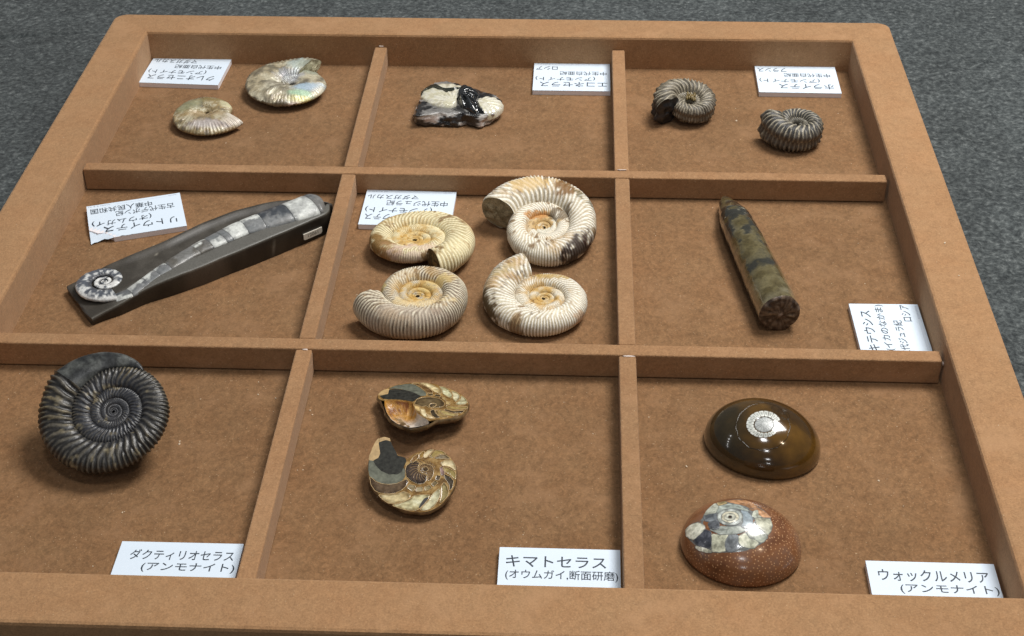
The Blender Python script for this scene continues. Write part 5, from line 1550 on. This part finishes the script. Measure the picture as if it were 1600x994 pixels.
        C = mixc(C, (0.23, 0.235, 0.235), 0.45 * sstep(0.48, 0.62, lo_))
        C = mixc(C, (0.13, 0.135, 0.14), 0.6 * np.exp(-e / 0.0018)[:, None] * sstep(0.35, 0.6, qn) * (c1 != DGR))
        mesh_obj('shell_segment', P.reshape(-1, 3), grid_faces(len(us), len(th)), cm, t, C)
    # the coil at the thin end, half sunk in the slab
    V, f = spiral_shell(0.0262, 2.55, 3.4, 0.54, 0.105, +1, rad(-55), 22, 0.010, nth=1200, nph=24, sweep=0.2, bif=False, seed=431, wob=0.03)
    V[..., 0] += S_['coil'][0] * .001 - ox - 0.0005
    V[..., 1] += S_['coil'][1] * .001 - oy
    V[..., 2] += 0.0100 + 0.010 * np.clip(V[..., 0] * 0.35 + 0.025, 0, 0.2) * 0
    ph = f['th']
    q = fbm(V, 380, 4, 433).reshape(ph.shape)
    C = mixc((0.085, 0.095, 0.115), (0.60, 0.61, 0.60), sstep(0.50, 0.66, q + 0.14 * sstep(4.5, 6.5, ph)))
    C = mixc(C, (0.70, 0.70, 0.68), 0.7 * sstep(0.9, 0.6, f['c']) * sstep(4.5, 6.0, ph) * sstep(0.38, 0.5, q))
    C = mixc(C, (0.66, 0.66, 0.64), 0.7 * sstep(0.55, 0.9, f['c']) * sstep(2.2, 1.0, ph))
    C = mixc(C, (0.05, 0.052, 0.06), 0.85 * sstep(-0.35, -0.8, f['c']))
    add_shell('coil', V, C, cm, t)
    # white inventory sticker on the front face
    p0, p1 = (np.array(p) * .001 - np.array([ox, oy]) for p in S_['sticker'])
    dv = p1 - p0
    L_ = np.linalg.norm(dv)
    dv /= L_
    # lie just in front of the slab's side
    mid_f = fr2[np.argmin(np.linalg.norm(fr2[:, :2] - (p0 + p1) / 2, axis=1))]
    nrm = np.array([dv[1], -dv[0]])
    off = (mid_f[:2] - (p0 + p1) / 2) @ nrm + 0.0017
    b0, b1 = p0 + nrm * off, p1 + nrm * off
    zb, zt_ = 0.0042, 0.0092
    bm = bmesh.new()
    pts = [(0.05, zb), (0.93, zb), (1.0, zb + 0.0015), (1.0, zt_), (0.0, zt_), (0.0, zb + 0.0006)]
    fv = [bm.verts.new((*(b0 + (b1 - b0) * a + nrm * 0.0002), z)) for a, z in pts]
    rv = [bm.verts.new((*(b0 + (b1 - b0) * a - nrm * 0.0006), z)) for a, z in pts]
    bm.faces.new(fv)
    for i in range(6):
        bm.faces.new((fv[i], fv[(i + 1) % 6], rv[(i + 1) % 6], rv[i]))
    bm_obj('number_sticker', bm, plain_mat('sticker_paper', (0.62, 0.58, 0.50), 0.6, 0.06), t)
    me = text_mesh('12061')
    co = np.empty(len(me.vertices) * 3)
    me.vertices.foreach_get('co', co)
    co = co.reshape(-1, 3)
    lo, hi = co.min(0), co.max(0)
    sx = (co[:, 0] - lo[0]) / (hi[0] - lo[0])
    sy = (co[:, 1] - lo[1]) / (hi[1] - lo[1])
    out = np.zeros_like(co)
    out[:, :2] = b0 + np.outer(0.22 + 0.56 * sx, b1 - b0) + nrm * 0.0003
    out[:, 2] = zb + 0.0013 + sy * 0.0027
    me.vertices.foreach_set('co', out.ravel())
    me.materials.clear()
    me.materials.append(plain_mat('pencil', (0.16, 0.15, 0.12), 0.7))
    link(bpy.data.objects.new('lettering', me), t)


slab()


# ---- black and white slab with pearly ammonites
def aconeceras():
    A = ACON
    t = thing('fossil_rock', 'small black and white rock with two pearly shells and a black ribbed one on top', 'fossil', (A['at'][0], A['at'][1], ZF + 0.0002), 0)
    foot = np.array(A['foot']) * .001
    top = np.array(A['top']) * .001
    n = 120
    tp = smooth_poly(A['top'], 1.0, 2) * 0.001
    # plan outlines at floor and top, sampled by angle
    c = tp.mean(0)

    def polar(P, ang):
        a = np.arctan2(P[:, 1] - c[1], P[:, 0] - c[0])
        r = np.hypot(P[:, 1] - c[1], P[:, 0] - c[0])
        o = np.argsort(a)
        return np.interp(ang, np.r_[a[o] - 2 * np.pi, a[o], a[o] + 2 * np.pi], np.r_[r[o], r[o], r[o]])
    ang = np.linspace(-np.pi, np.pi, n, endpoint=False)
    rt = polar(tp, ang)
    rf = np.maximum(polar(np.vstack([foot, top[3:8] * 0.98]), ang), rt * 0.92)
    lv = [(0.0, 0.93, 0), (0.0012, 1.0, 0), (0.004, 1.0, 0.1), (0.0065, 1.0, 0.35), (0.009, 0.99, 0.75), (0.0108, 0.98, 1), (0.0116, 0.92, 1), (0.012, 0.75, 1), (0.012, 0.4, 1), (0.012, 0.02, 1)]
    V = []
    for z, s, k in lv:
        r = (rf * (1 - k) + rt * k) * s
        V.append(np.column_stack([c[0] + r * np.cos(ang), c[1] + r * np.sin(ang), np.full(n, z)]))
    V = np.array(V)
    # refine rows
    V = np.concatenate([np.stack([V[i] + (V[i + 1] - V[i]) * f for f in (0, .25, .5, .75)]) for i in range(len(V) - 1)] + [V[-1:]])
    q = fbm(V, 150, 4, 501).reshape(V.shape[:2]) - 0.5
    q2 = fbm(V, 520, 3, 503).reshape(V.shape[:2]) - 0.5
    rad_ = V - np.array([c[0], c[1], 0.004])
    rad_[..., 2] *= 0.2
    ln = np.linalg.norm(rad_, axis=2, keepdims=True)
    V = V + rad_ / np.maximum(ln, 1e-4) * (q * 0.006 + q2 * 0.0022)[..., None] * sstep(0.2, 0.9, ln / 0.03)
    V[..., 2] = np.maximum(V[..., 2] + q2 * 0.0010, 0)
    w1 = fbm(V * np.array([0.7, 1, 1.6]), 130, 4, 505).reshape(V.shape[:2])
    C = mixc((0.011, 0.011, 0.012), (0.035, 0.034, 0.034), sstep(0.4, 0.6, q + 0.5))
    C = mixc(C, (0.62, 0.60, 0.57), 0.9 * sstep(0.530, 0.575, w1) * (0.25 + 0.75 * sstep(0.0122, 0.0100, V[..., 2])))
    C = mixc(C, (0.42, 0.28, 0.22), 0.5 * sstep(0.61, 0.66, w1) * sstep(0.010, 0.008, V[..., 2]))
    mesh_obj('rock', V.reshape(-1, 3), grid_faces(len(V), n, True), attr_mat('glassy_black_rock', 0.22, 0.4, 400, 0.6, 0.0009, 420, 0.6, 0.3), t, C)

    def lens(name, poly, z0, hgt, mat, colf, ribs=0, pole=None, sm=3, seed=0, ramp_=0.07):
        P = smooth_poly(poly, 0.8, sm) * 0.001
        cc = P.mean(0)
        po = np.array(pole) * .001 if pole else cc
        R_ = np.linspace(1, 0.01, 22)
        rows = []
        for s in R_:
            cen = po + (cc - po) * s
            Q = cen + (P - cc) * s
            z = z0 + hgt * np.sqrt(np.maximum(0, 1 - s ** 2.2))
            rows.append(np.column_stack([Q, np.full(len(P), z)]))
        rows = [np.column_stack([P, np.full(len(P), z0 - 0.004)])] + rows
        V = np.array(rows)
        a = np.arctan2(V[..., 1] - po[1], V[..., 0] - po[0])
        dist = np.hypot(V[..., 0] - po[0], V[..., 1] - po[1])
        rb = np.cos(ribs * (a + 12 * dist)) if ribs else 0 * a
        V[1:, :, 2] += (rb * sstep(0.004, 0.010, dist))[1:] * hgt * ramp_
        qq = fbm(V, 240, 4, seed).reshape(a.shape)
        V[1:, :, 2] += ((qq - 0.5) * 0.0004)[1:]
        return mesh_obj(name, V.reshape(-1, 3), grid_faces(len(V), len(P), True), mat, t, colf(V, qq, rb))

    pearl = lambda V, q_, rb: mixc(mixc((0.64, 0.61, 0.45), (0.78, 0.76, 0.65), sstep(0.38, 0.6, q_)), (0.42, 0.36, 0.20), 0.5 * sstep(0.60, 0.70, q_))
    PM = attr_mat('cream_nacre', 0.22, 0.12, 500, 0.15, 0.0003, 400, 0.6, 0.35, 0.1, 380)
    lens('pearly_shell', A['big'], 0.0108, 0.0052, PM, pearl, 26, (2, 2), seed=511)
    lens('small_pearly_shell', A['right'], 0.0100, 0.0042, PM, pearl, 18, (22, 2), seed=513)
    blk = lambda V, q_, rb: mixc((0.010, 0.011, 0.012), (0.028, 0.032, 0.036), sstep(0.2, 0.9, rb))
    BM = attr_mat('glossy_black_shell', 0.12, 0.3, 300, 0.1, 0.0003, 300, 0.7, 0.6)
    lens('black_ribbed_shell', A['black'], 0.0112, 0.0078, BM, blk, 17, (4, 13), seed=515, ramp_=0.16)
    # the dark crack across the pearly shell
    P = smooth_poly(A['crack'], 0.7, 2) * 0.001
    B = np.array(A['big']) * .001
    cc = (smooth_poly(A['big'], 0.8, 3) * .001).mean(0)
    pol = smooth_poly(A['big'], 0.8, 3) * .001
    aa = np.arctan2(pol[:, 1] - cc[1], pol[:, 0] - cc[0])
    rr = np.hypot(pol[:, 1] - cc[1], pol[:, 0] - cc[0])
    o = np.argsort(aa)

    def hz(x, y):
        a = np.arctan2(y - cc[1], x - cc[0])
        s = np.clip(np.hypot(x - cc[0], y - cc[1]) / np.interp(a, np.r_[aa[o] - 2 * np.pi, aa[o], aa[o] + 2 * np.pi], np.r_[rr[o], rr[o], rr[o]]), 0, 1)
        return 0.0108 + 0.0052 * np.sqrt(np.maximum(0, 1 - s ** 2.2))
    bm = bmesh.new()
    up = [bm.verts.new((x, y, hz(x, y) + 0.0011)) for x, y in P]
    dn = [bm.verts.new((x, y, hz(x, y) - 0.002)) for x, y in P]
    fc = bm.faces.new(up)
    for i in range(len(P)):
        bm.faces.new((up[i], up[(i + 1) % len(P)], dn[(i + 1) % len(P)], dn[i]))
    bmesh.ops.triangulate(bm, faces=[fc])
    bm_obj('dark_vein', bm, stone((0.020, 0.024, 0.018), 0.25, 0.3), t)


aconeceras()


# ---- faint creases in the felt
def crease(x0, y0, x1, y1, wdt, hgt, seed):
    n = 60
    rr = np.random.RandomState(seed)
    X = np.linspace(x0, x1, n)
    Y = np.linspace(y0, y1, n) + np.convolve(rr.uniform(-1, 1, n + 8), np.ones(9) / 9, 'valid') * 0.004
    prof = [(-1, -0.4), (-0.6, 0.25), (-0.2, 0.85), (0.2, 0.9), (0.6, 0.35), (1, -0.4)]
    env = np.sin(np.linspace(0.15, np.pi - 0.15, n))
    V = np.array([[(X[i], Y[i] + a * wdt, ZC - 0.0018 * (1 - env[i]) + b * hgt * env[i]) for a, b in prof] for i in range(n)])
    o = mesh_obj('felt_crease', V.reshape(-1, 3), grid_faces(n, 6), FELT, FELT_OBJ)
    return o


crease(0.325, 0.698, 0.90, 0.728, 0.0065, 0.0030, 1)
crease(-0.62, 0.70, -0.36, 0.748, 0.006, 0.0026, 2)
crease(0.415, 0.462, 0.80, 0.470, 0.005, 0.0022, 3)


# ---- dust and crumbs of rock on the suede
def crumbs():
    rr = random.Random(77)
    bm = bmesh.new()
    spots = [(-0.170, 0.140, ZF, 1.3), (-0.1705, 0.1425, ZF, 0.9), (-0.190, 0.078, ZF, 0.9), (-0.189, 0.0785, ZF, 0.7), (-0.130, 0.190, ZF, 0.9), (-0.118, 0.1865, ZF, 1.1),
             (-0.132, 0.203, ZF, 0.6), (-0.30, 0.19, ZF, 1.0), (-0.305, 0.175, ZF, 0.7), (-0.290, 0.18, ZF, 0.6), (-0.1085, 0.358, ZF, 1.0), (-0.113, 0.335, ZF, 0.7),
             (-0.094, 0.175, ZF, 1.2), (-0.092, 0.171, ZF, 0.8), (0.142, 0.130, ZF, 1.1), (0.256, 0.121, ZF, 1.0), (0.33, 0.336, 0.0, 1.2), (0.332, 0.296, 0.0, 1.1),
             (0.205, 0.565, ZF, 1.2), (0.2355, 0.556, ZF, 0.9), (-0.215, 0.515, ZF, 0.8), (-0.255, 0.575, ZF, 0.6), (-0.1, 0.53, ZF, 0.9), (-0.036, 0.165, ZF, 0.7)]
    for k in range(150):
        spots.append((rr.uniform(XL + .01, XR - .01), rr.uniform(0.03, YB - .02), ZF, rr.choice((0.35, 0.4, 0.5, 0.6))))
    for k in range(26):
        a = rr.random()
        spots.append((rr.choice((XL - .018, XR + .018)) + rr.uniform(-.014, .014), rr.uniform(0.05, YB), 0.0, 0.4))
    for x, y, z, s in spots:
        if z == ZF and any(x0 - .002 < x < x1 + .002 for x0, x1 in VX):
            continue
        if z == ZF and any(y0 - .002 < y < y1 + .002 for y0, y1 in HY):
            continue
        M = Matrix.Translation((x, y, z + 0.00025 * s)) @ Matrix.Rotation(rr.uniform(0, 6), 4, 'Z') @ Matrix.Diagonal((0.0006 * s * rr.uniform(.7, 1.6), 0.0006 * s, 0.0004 * s, 1))
        v = bmesh.ops.create_icosphere(bm, subdivisions=1, radius=1, matrix=M)['verts']
        for w in v:
            w.co += Vector((rr.uniform(-1, 1), rr.uniform(-1, 1), rr.uniform(-1, 1))) * 0.00014 * s
    o = bm_obj('crumbs', bm, plain_mat('pale_crumbs', (0.62, 0.50, 0.36), 0.8, 0.2), None)
    o['kind'] = 'stuff'


crumbs()
